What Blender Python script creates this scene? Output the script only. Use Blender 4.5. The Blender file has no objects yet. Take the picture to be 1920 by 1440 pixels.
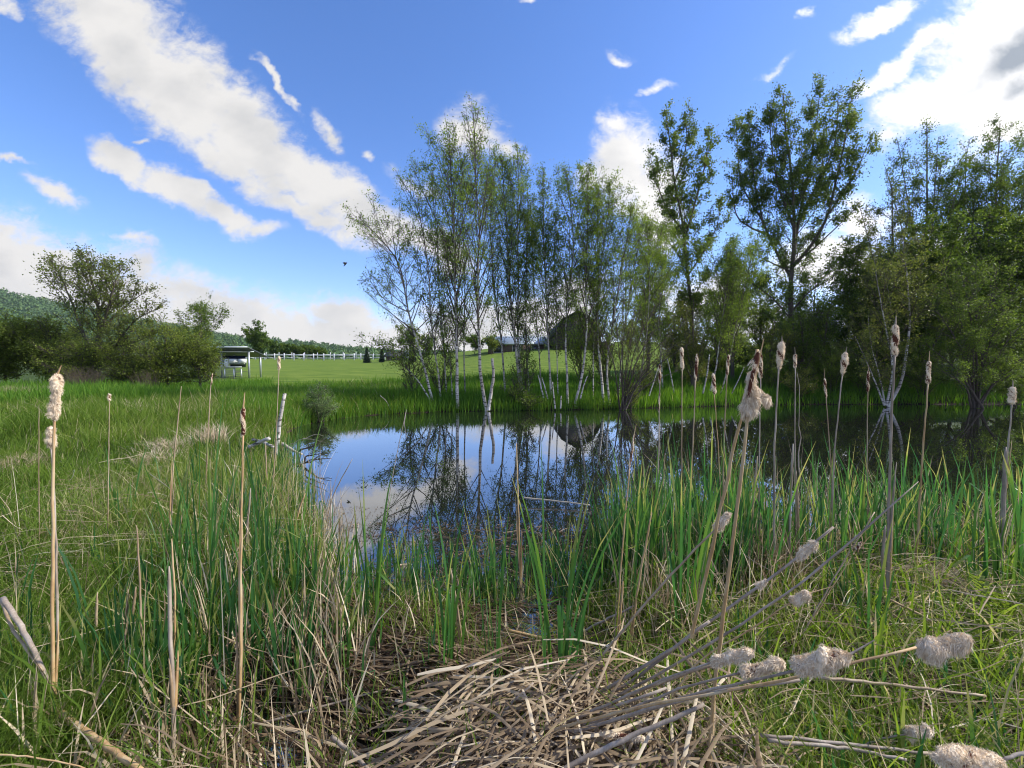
import bpy, math, random
import numpy as np
from mathutils import Vector, Matrix

random.seed(7)
RNG = np.random.default_rng(11)
C = bpy.context.scene.collection
sc = bpy.context.scene

# ------------------------------------------------------------------ camera
F_PX, W_PX, H_PX = 780.0, 1920.0, 1440.0
CAMZ, PITCH = 1.75, math.radians(-2.2)
cam = bpy.data.cameras.new('camera'); camo = bpy.data.objects.new('camera', cam); C.objects.link(camo)
cam.sensor_width = 36.0; cam.lens = F_PX / W_PX * 36.0
cam.clip_start = 0.05; cam.clip_end = 6000
camo.location = (0, 0, CAMZ); camo.rotation_euler = (math.pi / 2 + PITCH, 0, 0)
sc.camera = camo

def ray(px, py):
    """world direction through a photograph pixel, scaled so that its y component is 1"""
    a, b = (px - W_PX / 2) / F_PX, -(py - H_PX / 2) / F_PX
    dy = math.cos(PITCH) - b * math.sin(PITCH)
    dz = math.sin(PITCH) + b * math.cos(PITCH)
    return np.array([a / dy, 1.0, dz / dy])

def P(px, py, D):
    return ray(px, py) * D + np.array([0, 0, CAMZ])

# ------------------------------------------------------------------ light
SUN_AZ, SUN_EL = math.radians(86), math.radians(40)       # azimuth from +Y towards +X
w = bpy.data.worlds.new('World'); sc.world = w; w.use_nodes = True
NT = w.node_tree; NT.nodes.clear()
def wn(t, **k):
    n = NT.nodes.new(t)
    for a, b in k.items(): setattr(n, a, b)
    return n
def lk(a, b): NT.links.new(a, b)
def math_n(op, a, b=None, c=None, clamp=False, tree=None):
    n = (tree or NT).nodes.new('ShaderNodeMath'); n.operation = op; n.use_clamp = clamp
    for i, v in enumerate((a, b, c)):
        if v is None: continue
        if isinstance(v, (int, float)): n.inputs[i].default_value = v
        else: (tree or NT).links.new(v, n.inputs[i])
    return n.outputs[0]
out = wn('ShaderNodeOutputWorld'); bg = wn('ShaderNodeBackground'); lk(bg.outputs[0], out.inputs[0])
sky = wn('ShaderNodeTexSky', sky_type='NISHITA', sun_disc=False, sun_elevation=SUN_EL, sun_rotation=SUN_AZ,
         altitude=300, air_density=1.0, dust_density=0.4, ozone_density=3.0)
SKY_STRENGTH = 0.15
bg.inputs['Strength'].default_value = SKY_STRENGTH
tc = wn('ShaderNodeTexCoord')
sep = wn('ShaderNodeSeparateXYZ'); lk(tc.outputs['Generated'], sep.inputs[0])
yy = math_n('MAXIMUM', math_n('ABSOLUTE', sep.outputs[1]), 0.02)
uu = math_n('DIVIDE', sep.outputs[0], yy); vv = math_n('DIVIDE', sep.outputs[2], yy)
comb = wn('ShaderNodeCombineXYZ'); lk(uu, comb.inputs[0]); lk(vv, comb.inputs[1])
# behind the viewer the same cloud bank is shifted by a bias so that it does not mirror exactly
warp = wn('ShaderNodeTexNoise'); warp.inputs['Scale'].default_value = 5.0; warp.inputs['Detail'].default_value = 5.0
warp.inputs['Roughness'].default_value = 0.6
lk(comb.outputs[0], warp.inputs['Vector'])
vsub = wn('ShaderNodeVectorMath', operation='SUBTRACT'); lk(warp.outputs['Color'], vsub.inputs[0]); vsub.inputs[1].default_value = (.5, .5, .5)
vsc = wn('ShaderNodeVectorMath', operation='SCALE'); lk(vsub.outputs[0], vsc.inputs[0]); vsc.inputs['Scale'].default_value = 0.15
wv = wn('ShaderNodeVectorMath', operation='ADD'); lk(comb.outputs[0], wv.inputs[0]); lk(vsc.outputs[0], wv.inputs[1])
zero = wn('ShaderNodeVectorMath', operation='MULTIPLY'); lk(wv.outputs[0], zero.inputs[0]); zero.inputs[1].default_value = (1, 1, 0)
UV = zero.outputs[0]

def blob(px, py, a, b, ang, wgt=1.0, src=None):
    r = ray(px, py)
    m = wn('ShaderNodeMapping', vector_type='TEXTURE'); lk(src or UV, m.inputs['Vector'])
    m.inputs['Location'].default_value = (r[0], r[2], 0)
    m.inputs['Rotation'].default_value = (0, 0, math.radians(-ang))
    m.inputs['Scale'].default_value = (a / F_PX * 1.25, b / F_PX * 1.25, 1)
    g = wn('ShaderNodeTexGradient', gradient_type='SPHERICAL'); lk(m.outputs[0], g.inputs[0])
    return math_n('MULTIPLY', g.outputs['Fac'], wgt) if wgt != 1.0 else g.outputs['Fac']

CLOUDS = [  # px, py, half length, half width, angle (degrees, downwards to the right), weight
 (215,40,210,95,44,1),(340,160,200,95,44,1),(465,262,180,78,40,1),(590,335,140,50,33,1),(690,410,120,52,35,1),
 (440,305,170,34,30,.8),(560,380,110,28,22,.7),(640,425,90,34,30,.7),(800,465,110,45,30,.8),
 (235,300,80,32,32,1),(330,352,95,34,30,1),(415,395,90,26,28,.9),(480,425,70,16,10,.6),
 (105,355,68,26,22,.8),(25,298,50,9,8,.6),(515,150,70,11,52,.75),(610,240,55,20,62,.7),(690,293,16,11,20,.5),(15,5,34,24,20,.6),
 (268,256,24,7,5,.5),(245,448,50,14,15,.6),
 (20,520,250,120,12,1),(230,560,230,95,16,1),(420,600,220,80,14,1),(590,625,190,62,5,1),(640,590,80,42,10,1),
 (500,650,300,60,0,1),(820,640,260,60,0,.9),
 (890,245,80,62,60,.75),(950,290,50,28,20,.6),(1080,560,80,45,0,.85),(1000,600,150,50,0,.9),
 (1175,300,70,105,0,1),(1225,350,55,80,0,1),(1160,215,50,26,-10,.7),(1110,330,40,30,0,.6),(1250,420,60,60,0,.8),
 (1655,38,85,26,-26,.9),(1735,82,75,17,-35,.75),(1665,140,70,28,-32,.95),(1750,60,60,12,-30,.5),
 (1930,90,260,150,-38,1),(1770,195,150,60,-18,1),(1860,60,180,70,-52,1),(1900,210,150,60,-10,1),
 (1620,400,70,60,0,.7),(1560,500,120,70,0,.9),(1450,600,120,60,0,.8),(1800,480,160,60,0,.8),
 (1165,100,34,14,10,.45),(1440,130,50,11,-15,.45),(1235,165,30,12,0,.4),(1525,28,20,14,0,.5),(980,8,18,8,0,.4),
 (1300,560,150,50,0,.7),(780,340,60,22,30,.5),
]
den = None
for c in CLOUDS:
    g = blob(*c)
    den = g if den is None else math_n('MAXIMUM', den, g)
# generic cloud cover, added out of view behind and beside the camera for its light
rear = wn('ShaderNodeTexNoise'); rear.inputs['Scale'].default_value = 2.2; rear.inputs['Detail'].default_value = 6
lk(tc.outputs['Generated'], rear.inputs['Vector'])
rearm = wn('ShaderNodeMapRange'); lk(rear.outputs['Fac'], rearm.inputs['Value'])
rearm.inputs['From Min'].default_value = .48; rearm.inputs['From Max'].default_value = .75
yneg = math_n('LESS_THAN', sep.outputs[1], 0.02)
ypos = math_n('SUBTRACT', 1.0, yneg)
den = math_n('ADD', math_n('MULTIPLY', den, ypos), math_n('MULTIPLY', rearm.outputs[0], yneg))
cn = wn('ShaderNodeTexNoise'); cn.inputs['Scale'].default_value = 6.0; cn.inputs['Detail'].default_value = 13.0; cn.inputs['Roughness'].default_value = .64
cn.inputs['Distortion'].default_value = 0.3
cmap = wn('ShaderNodeMapping'); cmap.inputs['Rotation'].default_value = (0, 0, math.radians(38)); cmap.inputs['Scale'].default_value = (1, 1.6, 1)
lk(comb.outputs[0], cmap.inputs['Vector']); lk(cmap.outputs[0], cn.inputs['Vector'])
nz = math_n('MULTIPLY', math_n('SUBTRACT', cn.outputs['Fac'], .5), 1.35)
cf = wn('ShaderNodeTexNoise'); cf.inputs['Scale'].default_value = 26.0; cf.inputs['Detail'].default_value = 8.0; cf.inputs['Roughness'].default_value = .68; cf.inputs['Distortion'].default_value = .6
lk(cmap.outputs[0], cf.inputs['Vector'])
nz = math_n('ADD', nz, math_n('MULTIPLY', math_n('SUBTRACT', cf.outputs['Fac'], .5), .55))
gate = math_n('MULTIPLY', den, 5.0, clamp=True)
dn = math_n('ADD', den, math_n('MULTIPLY', nz, gate))
al = wn('ShaderNodeMapRange', interpolation_type='SMOOTHSTEP'); lk(dn, al.inputs['Value'])
al.inputs['From Min'].default_value = .04; al.inputs['From Max'].default_value = .60
# cloud brightness: lighter rims, greyer cores, a few dark thick parts
c2 = wn('ShaderNodeTexNoise'); c2.inputs['Scale'].default_value = 5.0; c2.inputs['Detail'].default_value = 7.0
lk(cmap.outputs[0], c2.inputs['Vector'])
dark = blob(1890, 110, 120, 38, -35)
dark = math_n('MAXIMUM', dark, blob(1915, 165, 60, 34, -30))
dark = math_n('MULTIPLY', dark, 1.1, clamp=True)
shade = math_n('ADD', math_n('MULTIPLY', math_n('SUBTRACT', c2.outputs['Fac'], .5), 1.6), math_n('MULTIPLY', den, .12))
shade = math_n('ADD', shade, dark, clamp=True)
cr = wn('ShaderNodeValToRGB'); lk(shade, cr.inputs['Fac'])
e = cr.color_ramp.elements
k = 1.0 / SKY_STRENGTH
e[0].position = 0; e[0].color = (.54 * k, .53 * k, .52 * k, 1)
e[1].position = 1; e[1].color = (.17 * k, .19 * k, .22 * k, 1)
m1 = cr.color_ramp.elements.new(.35); m1.color = (.43 * k, .43 * k, .435 * k, 1)
# the part of the sky towards the sun is brighter and warmer
sdot = wn('ShaderNodeVectorMath', operation='DOT_PRODUCT'); lk(tc.outputs['Generated'], sdot.inputs[0])
sdot.inputs[1].default_value = (math.sin(SUN_AZ) * math.cos(SUN_EL), math.cos(SUN_AZ) * math.cos(SUN_EL), math.sin(SUN_EL))
sg = wn('ShaderNodeMapRange'); lk(sdot.outputs['Value'], sg.inputs['Value'])
sg.inputs['From Min'].default_value = .35; sg.inputs['From Max'].default_value = 1.0; sg.inputs['To Min'].default_value = 1.0; sg.inputs['To Max'].default_value = 1.75
cw = wn('ShaderNodeVectorMath', operation='SCALE'); lk(cr.outputs[0], cw.inputs[0]); lk(sg.outputs[0], cw.inputs['Scale'])
hs = wn('ShaderNodeHueSaturation'); lk(sky.outputs[0], hs.inputs['Color']); hs.inputs['Saturation'].default_value = 1.2; hs.inputs['Value'].default_value = 1.0
tnt = wn('ShaderNodeVectorMath', operation='MULTIPLY'); lk(hs.outputs[0], tnt.inputs[0]); tnt.inputs[1].default_value = (1.08, .93, 1.06)
mx = wn('ShaderNodeMix', data_type='RGBA'); lk(al.outputs[0], mx.inputs['Factor']); lk(tnt.outputs[0], mx.inputs['A']); lk(cw.outputs[0], mx.inputs['B'])
lk(mx.outputs['Result'], bg.inputs['Color'])

sl = bpy.data.lights.new('sun', 'SUN'); slo = bpy.data.objects.new('sun', sl); C.objects.link(slo)
sl.energy = 4.2; sl.angle = math.radians(1.5); sl.color = (1, .94, .84)
sd = Vector((math.sin(SUN_AZ) * math.cos(SUN_EL), math.cos(SUN_AZ) * math.cos(SUN_EL), math.sin(SUN_EL)))
slo.rotation_euler = sd.to_track_quat('Z', 'Y').to_euler(); slo.location = (30, 10, 40)

sc.view_settings.view_transform = 'Standard'; sc.view_settings.look = 'None'
sc.view_settings.exposure = 0.7; sc.view_settings.gamma = 1.0
sc.cycles.max_bounces = 6; sc.cycles.diffuse_bounces = 3; sc.cycles.glossy_bounces = 3
sc.cycles.transmission_bounces = 3; sc.cycles.transparent_max_bounces = 4
sc.cycles.sample_clamp_indirect = 6.0
sc.cycles.pixel_filter_type = 'BLACKMAN_HARRIS'; sc.cycles.filter_width = 1.1
sc.cycles.use_denoising = True

# ------------------------------------------------------------------ materials
def mat(name):
    m = bpy.data.materials.new(name); m.use_nodes = True
    nt = m.node_tree; b = nt.nodes['Principled BSDF']
    return m, nt, b
def ramp(nt, fac, stops):
    r = nt.nodes.new('ShaderNodeValToRGB'); nt.links.new(fac, r.inputs['Fac'])
    el = r.color_ramp.elements
    while len(el) > 1: el.remove(el[-1])
    el[0].position = stops[0][0]; el[0].color = (*stops[0][1], 1)
    for p, c in stops[1:]:
        x = el.new(p); x.color = (*c, 1)
    return r.outputs['Color']
def noise(nt, scale, detail=5, rough=.6, vec=None, sc3=None, coord='Object'):
    n = nt.nodes.new('ShaderNodeTexNoise'); n.inputs['Scale'].default_value = scale
    n.inputs['Detail'].default_value = detail; n.inputs['Roughness'].default_value = rough
    t = nt.nodes.new('ShaderNodeTexCoord')
    v = t.outputs[coord]
    if sc3:
        mp = nt.nodes.new('ShaderNodeMapping'); mp.inputs['Scale'].default_value = sc3; nt.links.new(v, mp.inputs['Vector']); v = mp.outputs[0]
    nt.links.new(v, n.inputs['Vector'])
    return n.outputs['Fac']
def attr(nt, name):
    a = nt.nodes.new('ShaderNodeAttribute'); a.attribute_name = name
    return a.outputs['Fac']
def bump(nt, b, h, strength=.5, dist=.01):
    n = nt.nodes.new('ShaderNodeBump'); n.inputs['Strength'].default_value = strength; n.inputs['Distance'].default_value = dist
    nt.links.new(h, n.inputs['Height']); nt.links.new(n.outputs[0], b.inputs['Normal'])

def leaf_mat(name, stops, transl=.45, rough=.5, spec=.35):
    m, nt, b = mat(name)
    col = ramp(nt, attr(nt, 'tint'), stops)
    nt.links.new(col, b.inputs['Base Color']); b.inputs['Roughness'].default_value = rough
    b.inputs['Specular IOR Level'].default_value = spec
    t = nt.nodes.new('ShaderNodeBsdfTranslucent')
    hsv = nt.nodes.new('ShaderNodeHueSaturation'); nt.links.new(col, hsv.inputs['Color'])
    hsv.inputs['Hue'].default_value = .485; hsv.inputs['Saturation'].default_value = 1.1; hsv.inputs['Value'].default_value = 1.9
    nt.links.new(hsv.outputs[0], t.inputs['Color'])
    mxs = nt.nodes.new('ShaderNodeMixShader'); mxs.inputs[0].default_value = transl
    nt.links.new(b.outputs[0], mxs.inputs[1]); nt.links.new(t.outputs[0], mxs.inputs[2])
    nt.links.new(mxs.outputs[0], nt.nodes['Material Output'].inputs['Surface'])
    return m

M = {}
M['birch_leaf'] = leaf_mat('birch leaf', [(0, (.062, .105, .018)), (.5, (.115, .185, .030)), (1, (.18, .26, .05))], .5, .5, .15)
M['poplar_leaf'] = leaf_mat('poplar leaf', [(0, (.045, .08, .016)), (.5, (.09, .14, .028)), (1, (.15, .21, .042))], .45, .45, .25)
M['dark_leaf'] = leaf_mat('dense leaf', [(0, (.038, .07, .013)), (.5, (.075, .125, .022)), (1, (.13, .19, .035))], .42, .5, .15)
M['hedge_leaf'] = leaf_mat('hedge leaf', [(0, (.07, .10, .02)), (.5, (.125, .17, .032)), (1, (.20, .25, .05))], .45, .5, .15)
M['olive_leaf'] = leaf_mat('olive leaf', [(0, (0.056, 0.078, 0.018)), (.5, (0.106, 0.138, 0.030)), (1, (0.175, 0.204, 0.045))], .4, .5, .2)
M['bright_leaf'] = leaf_mat('fresh leaf', [(0, (.05, .09, .012)), (.5, (.09, .15, .02)), (1, (.16, .22, .04))], .45)
M['pale_leaf'] = leaf_mat('pale leaf', [(0, (.05, .09, .03)), (.5, (.10, .15, .05)), (1, (.18, .24, .10))], .4)
M['spruce'] = leaf_mat('spruce needle', [(0, (.010, .026, .012)), (1, (.03, .06, .025))], .1)
M['forest'] = leaf_mat('forest', [(0, (.05, .10, .035)), (.5, (.08, .145, .05)), (1, (.13, .19, .06))], .1, .7, .1)
M['reed'] = leaf_mat('green reed leaf', [(0, (.022, .075, .028)), (.5, (.045, .135, .032)), (.85, (.10, .19, .035)), (1, (.28, .27, .09))], .42, .42, .35)
M['grass'] = leaf_mat('meadow grass', [(0, (.055, .10, .016)), (.45, (.10, .17, .025)), (.82, (.17, .24, .045)), (.9, (.28, .26, .11)), (1, (.46, .40, .24))], .45, .6, .12)
M['bankgrass'] = leaf_mat('bank grass', [(0, (.045, .11, .018)), (.5, (.085, .19, .025)), (.93, (.16, .26, .04)), (1, (.32, .31, .12))], .45, .6, .12)
M['straw'] = leaf_mat('dry reed leaf', [(0, (.045, .027, .015)), (.2, (.115, .075, .042)), (.5, (.27, .205, .13)), (.8, (.46, .375, .25)), (1, (.66, .58, .43))], .2, .65, .2)
M['duckweed'] = leaf_mat('floating bits', [(0, (.03, .025, .02)), (1, (.12, .10, .07))], .1)

def simple(name, col, rough=.7, var=.25, scale=6, sc3=None, bmp=0, metallic=0):
    m, nt, b = mat(name)
    n = noise(nt, scale, 6, .65, sc3=sc3)
    c0 = tuple(x * (1 - var) for x in col); c1 = tuple(min(1, x * (1 + var)) for x in col)
    nt.links.new(ramp(nt, n, [(.3, c0), (.7, c1)]), b.inputs['Base Color'])
    b.inputs['Roughness'].default_value = rough; b.inputs['Metallic'].default_value = metallic
    if bmp: bump(nt, b, n, bmp, .02)
    return m
def birch_bark():
    m, nt, b = mat('birch bark')
    n1 = noise(nt, 3.2, 4, .7, sc3=(1.2, 1.2, 5.0)); n2 = noise(nt, 1.1, 3, .6)
    base = ramp(nt, n2, [(.3, (.24, .21, .18)), (.65, (.50, .48, .44))])
    msk = nt.nodes.new('ShaderNodeMapRange'); nt.links.new(n1, msk.inputs['Value']); msk.inputs['From Min'].default_value = .53; msk.inputs['From Max'].default_value = .57
    # upper parts of a stem and thin stems are darker bark: attribute 'age'
    d2 = math_n('MAXIMUM', msk.outputs[0], attr(nt, 'age'), tree=nt)
    mxn = nt.nodes.new('ShaderNodeMix'); mxn.data_type = 'RGBA'
    nt.links.new(d2, mxn.inputs['Factor']); nt.links.new(base, mxn.inputs['A']); mxn.inputs['B'].default_value = (.055, .045, .036, 1)
    nt.links.new(mxn.outputs['Result'], b.inputs['Base Color']); b.inputs['Roughness'].default_value = .75
    return m
M['birch'] = birch_bark()
M['bark'] = simple('grey brown bark', (.085, .070, .055), .9, .4, 5, (1, 1, .3), .6)
M['twig'] = simple('dark twigs', (.055, .042, .034), .9, .3, 5)
M['palestem'] = simple('pale bark', (.30, .27, .22), .85, .35, 4, (1, 1, .4))
M['stalk'] = None
def stalk_mat(name, stops, rough=.65):
    m, nt, b = mat(name)
    n = noise(nt, 9, 5, .7, sc3=(1, 1, .35)); n2 = noise(nt, 160, 2, .5, sc3=(1, 1, .04))
    f = math_n('ADD', math_n('MULTIPLY', n, .8, tree=nt), math_n('MULTIPLY', n2, .25, tree=nt), tree=nt)
    nt.links.new(ramp(nt, f, stops), b.inputs['Base Color']); b.inputs['Roughness'].default_value = rough
    return m
M['stalk'] = stalk_mat('dry cattail stalk', [(.3, (.12, .075, .04)), (.5, (.28, .20, .12)), (.7, (.44, .36, .25))])
M['stalk_grey'] = stalk_mat('grey weathered stalk', [(.3, (.10, .085, .07)), (.5, (.27, .215, .165)), (.72, (.46, .40, .33))])
M['stalk_orange'] = stalk_mat('tan stalk', [(.3, (.20, .10, .04)), (.5, (.40, .26, .12)), (.7, (.52, .42, .26))])
def head_mat(name):
    m, nt, b = mat(name)
    n = noise(nt, 90, 4, .7)
    t = math_n('ADD', attr(nt, 'tint'), math_n('MULTIPLY', math_n('SUBTRACT', n, .5, tree=nt), .5, tree=nt), tree=nt, clamp=True)
    nt.links.new(ramp(nt, t, [(0, (.05, .017, .012)), (.35, (.16, .065, .04)), (.5, (.50, .35, .22)), (.75, (.76, .61, .43)), (1, (.90, .80, .64))]), b.inputs['Base Color'])
    b.inputs['Roughness'].default_value = .95; b.inputs['Specular IOR Level'].default_value = .1
    bump(nt, b, n, .8, .004)
    return m
M['head'] = head_mat('cattail seed fluff')

# ------------------------------------------------------------------ mesh helpers
def make_mesh(name, verts, faces, material, parent=None, tint=None, smooth=True, extra=None, link=True):
    """faces: array (n,4) or (n,3) or list of such arrays"""
    if not isinstance(faces, list): faces = [faces]
    faces = [np.asarray(f, dtype=np.int32) for f in faces if len(f)]
    me = bpy.data.meshes.new(name)
    verts = np.asarray(verts, dtype=np.float32)
    loops = np.concatenate([f.ravel() for f in faces])
    tot = np.concatenate([np.full(len(f), f.shape[1], np.int32) for f in faces])
    start = np.concatenate([[0], np.cumsum(tot)[:-1]]).astype(np.int32)
    me.vertices.add(len(verts)); me.vertices.foreach_set('co', verts.ravel())
    me.loops.add(len(loops)); me.loops.foreach_set('vertex_index', loops)
    me.polygons.add(len(tot)); me.polygons.foreach_set('loop_start', start); me.polygons.foreach_set('loop_total', tot)
    if smooth: me.polygons.foreach_set('use_smooth', np.ones(len(tot), bool))
    me.update(calc_edges=True)
    if tint is not None:
        a = me.attributes.new('tint', 'FLOAT', 'POINT'); a.data.foreach_set('value', np.asarray(tint, np.float32))
    for kx, v in (extra or {}).items():
        a = me.attributes.new(kx, 'FLOAT', 'POINT'); a.data.foreach_set('value', np.asarray(v, np.float32))
    if material: me.materials.append(material)
    o = bpy.data.objects.new(name, me)
    C.objects.link(o)
    if parent is not None:
        o.parent = parent
        # parents are unrotated empties: keep world placement by subtracting their location
        o.location = -parent.location
    return o

def tag(o, label=None, cat=None, group=None, kind=None):
    if label: o['label'] = label
    if cat: o['category'] = cat
    if group: o['group'] = group
    if kind: o['kind'] = kind
    return o
def thing(name, label, cat, loc, group=None):
    o = bpy.data.objects.new(name, None); C.objects.link(o); o.location = Vector(loc); o.empty_display_size = .2
    return tag(o, label, cat, group)

def norm(v): return v / (np.linalg.norm(v, axis=-1, keepdims=True) + 1e-9)

def tubes(Pt, R, sides=5):
    """Pt (B,K,3), R (B,K) -> verts, quads"""
    B, K, _ = Pt.shape
    T = np.gradient(Pt, axis=1); T = norm(T)
    ref = np.zeros((B, 1, 3)); m = np.abs(T[:, :, 2].mean(1)) > .8
    ref[m, 0, 0] = 1; ref[~m, 0, 2] = 1
    U = norm(np.cross(T, np.broadcast_to(ref, T.shape))); V = np.cross(T, U)
    a = np.linspace(0, 2 * np.pi, sides, endpoint=False)
    ring = U[:, :, None, :] * np.cos(a)[None, None, :, None] + V[:, :, None, :] * np.sin(a)[None, None, :, None]
    vs = Pt[:, :, None, :] + ring * R[:, :, None, None]
    idx = np.arange(B * K * sides).reshape(B, K, sides)
    q = np.stack([idx[:, :-1, :], np.roll(idx, -1, 2)[:, :-1, :], np.roll(idx, -1, 2)[:, 1:, :], idx[:, 1:, :]], -1).reshape(-1, 4)
    return vs.reshape(-1, 3), q
def tube_caps(B, K, sides):
    idx = np.arange(B * K * sides).reshape(B, K, sides)
    return [idx[:, 0, ::-1].reshape(-1, sides), idx[:, -1, :].reshape(-1, sides)]

def smooth_path(pts, n):
    pts = np.asarray(pts, float)
    if len(pts) == 2:
        t = np.linspace(0, 1, n)[:, None]; return pts[0] * (1 - t) + pts[1] * t
    d = np.concatenate([[0], np.cumsum(np.linalg.norm(np.diff(pts, axis=0), axis=1))]); d /= d[-1]
    t = np.linspace(0, 1, n); res = np.empty((n, 3))
    ext = np.vstack([2 * pts[0] - pts[1], pts, 2 * pts[-1] - pts[-2]])
    for i, tt in enumerate(t):
        s = min(max(np.searchsorted(d, tt, side='right') - 1, 0), len(pts) - 2)
        u = (tt - d[s]) / (d[s + 1] - d[s] + 1e-9)
        p0, p1, p2, p3 = ext[s], ext[s + 1], ext[s + 2], ext[s + 3]
        res[i] = .5 * ((2 * p1) + (-p0 + p2) * u + (2 * p0 - 5 * p1 + 4 * p2 - p3) * u * u + (-p0 + 3 * p1 - 3 * p2 + p3) * u ** 3)
    return res

def tipdry(t, n, K, frac):
    t = np.array(t).reshape(n, K * 2); m = RNG.random(n) < frac; t[m, -4:] = .97; m = RNG.random(n) < frac * .4; t[m, -6:] = .92
    return t.ravel()

def blades(base, height, width, lean, az, curv, K=4, face=None, profile='grass'):
    """ribbons: base (N,3); lean = horizontal travel at the tip as a fraction of height"""
    N = len(base); s = np.linspace(0, 1, K)[None, :]
    dirh = np.stack([np.cos(az), np.sin(az), np.zeros(N)], -1)
    off = lean[:, None] * height[:, None] * (s * (1 - curv[:, None]) + curv[:, None] * s ** 2.5)
    z = height[:, None] * (s - .25 * np.minimum(lean, 2.0)[:, None] * curv[:, None] * s ** 3)
    pts = base[:, None, :] + dirh[:, None, :] * off[..., None] + np.stack([0 * z, 0 * z, z], -1)
    fa = RNG.uniform(0, np.pi, N) if face is None else face
    side = np.stack([np.cos(fa), np.sin(fa), np.zeros(N)], -1)
    if profile == 'grass': pr = np.array([.8, 1, .7, .04]) if K == 4 else np.interp(np.linspace(0, 1, K), [0, .3, .7, 1], [.8, 1, .75, .04])
    else: pr = np.interp(np.linspace(0, 1, K), [0, .15, .6, .9, 1], [.7, 1, .95, .5, .05])
    hw = .5 * width[:, None] * pr[None, :]
    L = pts - side[:, None, :] * hw[..., None]; Rr = pts + side[:, None, :] * hw[..., None]
    vs = np.stack([L, Rr], 2).reshape(-1, 3)
    idx = np.arange(N * K * 2).reshape(N, K, 2)
    q = np.stack([idx[:, :-1, 0], idx[:, :-1, 1], idx[:, 1:, 1], idx[:, 1:, 0]], -1).reshape(-1, 4)
    return vs, q
def rep(t, n): return np.repeat(t, n)

def leaf_quads(pos, size, droop=.0, aspect=.62):
    N = len(pos)
    a = norm(RNG.normal(size=(N, 3)) + np.array([0, 0, -droop])); b = norm(np.cross(a, RNG.normal(size=(N, 3))))
    s = size[:, None]
    v = np.stack([pos, pos + a * s * .45 + b * s * aspect * .5, pos + a * s, pos + a * s * .45 - b * s * aspect * .5], 1).reshape(-1, 3)
    q = np.arange(N * 4).reshape(N, 4)
    return v, q

# ------------------------------------------------------------------ terrain
POND = np.array([(-1.2,3.3),(-.6,3.15),(.3,3.2),(1,3.5),(2,4.0),(3.5,4.4),(5.5,4.7),(8,5),(12,6),(22,9),(32,14),(26,20),(14,19.8),(9,18.8),
 (5,17.8),(2,17.1),(-1,16.8),(-3,16.4),(-5,15.5),(-6.1,14),(-6.3,12.5),(-6,11),(-5.2,9.6),(-3.7,7),(-2.55,5.2),(-1.9,4.1)], float)
def sdf(x, y):
    p = np.stack([x, y], -1); d = np.full(x.shape, 1e9); inside = np.zeros(x.shape, bool)
    n = len(POND)
    for i in range(n):
        a, b = POND[i], POND[(i + 1) % n]; e_ = b - a; w_ = p - a
        t = np.clip((w_ @ e_) / (e_ @ e_), 0, 1)
        dd = np.linalg.norm(w_ - t[..., None] * e_, axis=-1); d = np.minimum(d, dd)
        c = ((a[1] <= y) & (b[1] > y)) | ((b[1] <= y) & (a[1] > y))
        xi = a[0] + (y - a[1]) / (b[1] - a[1] + 1e-12) * (b[0] - a[0])
        inside ^= c & (x < xi)
    return np.where(inside, -d, d)
def ss(a, b, x):
    t = np.clip((x - a) / (b - a), 0, 1); return t * t * (3 - 2 * t)
def vn(x, y, f, seed=0):
    return (np.sin(x * f + 1.7 * seed + 1.3 * np.sin(y * f * .7 + seed)) * np.cos(y * f * 1.13 - .6 * seed + 1.1 * np.sin(x * f * .9 + 2 * seed)))
POOLS = [(.62, 2.55, .38), (.15, 2.8, .3), (-1.22, 1.95, .26), (-.15, 2.75, .22), (1.5, 2.9, .25), (-.95, 1.7, .2)]
def in_pool(x, y): return np.max([np.exp(-((x - a) ** 2 + (y - b) ** 2) / c ** 2) for a, b, c in POOLS], axis=0)
def height(x, y):
    x = np.asarray(x, float); y = np.asarray(y, float)
    d = sdf(x, y)
    far = ss(5, 10, y)
    wob = .03 * vn(x, y, 3.1, 1) + .02 * vn(x, y, 7.3, 2)
    near = (.05 + wob * 1.2) * ss(0, .5, d) - .05 + .06 * ss(0, .8, d) + .10 * ss(.5, 3, np.maximum(d, 0)) * ss(.8, 2.2, np.abs(x - .1))
    for (qx, qy, qr) in POOLS: near = near - .17 * np.exp(-((x - qx) ** 2 + (y - qy) ** 2) / qr ** 2)
    bank = .30 * ss(0, 1.2, d) + .10 * ss(1, 4, d) + wob
    z = near * (1 - far) + bank * far
    r = x / np.maximum(y, 3)
    sl = .045 + .05 * ss(-.35, .15, r) + .075 * ss(.45, .9, r) + .02 * ss(-.6, -1.2, r)
    yy_ = np.where(r > .35, np.clip(y, 0, 62), np.clip(y, 0, 95))
    z = z + sl * np.maximum(yy_ - 19, 0) * ss(19, 27, y) + .02 * np.maximum(np.minimum(y, 19) - 6, 0) * ss(-.75, -1.0, r)
    z = z + np.where(y > 30, .12 * vn(x, y, .13, 3), 0) * ss(30, 50, y)
    z = np.where(d < 0, -.55 * ss(0, 1.4, -d) - .02, z)
    return z
def hz(x, y): return float(height(np.array([x]), np.array([y]))[0])
def G(px, py):
    """the point of the ground seen through a pixel of the photograph"""
    r = ray(px, py); D = .8
    while D < 120:
        p = r * D + np.array([0, 0, CAMZ])
        if p[2] <= max(hz(p[0], p[1]), 0): return p
        D *= 1.01
    return r * 60 + np.array([0, 0, CAMZ])

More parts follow.
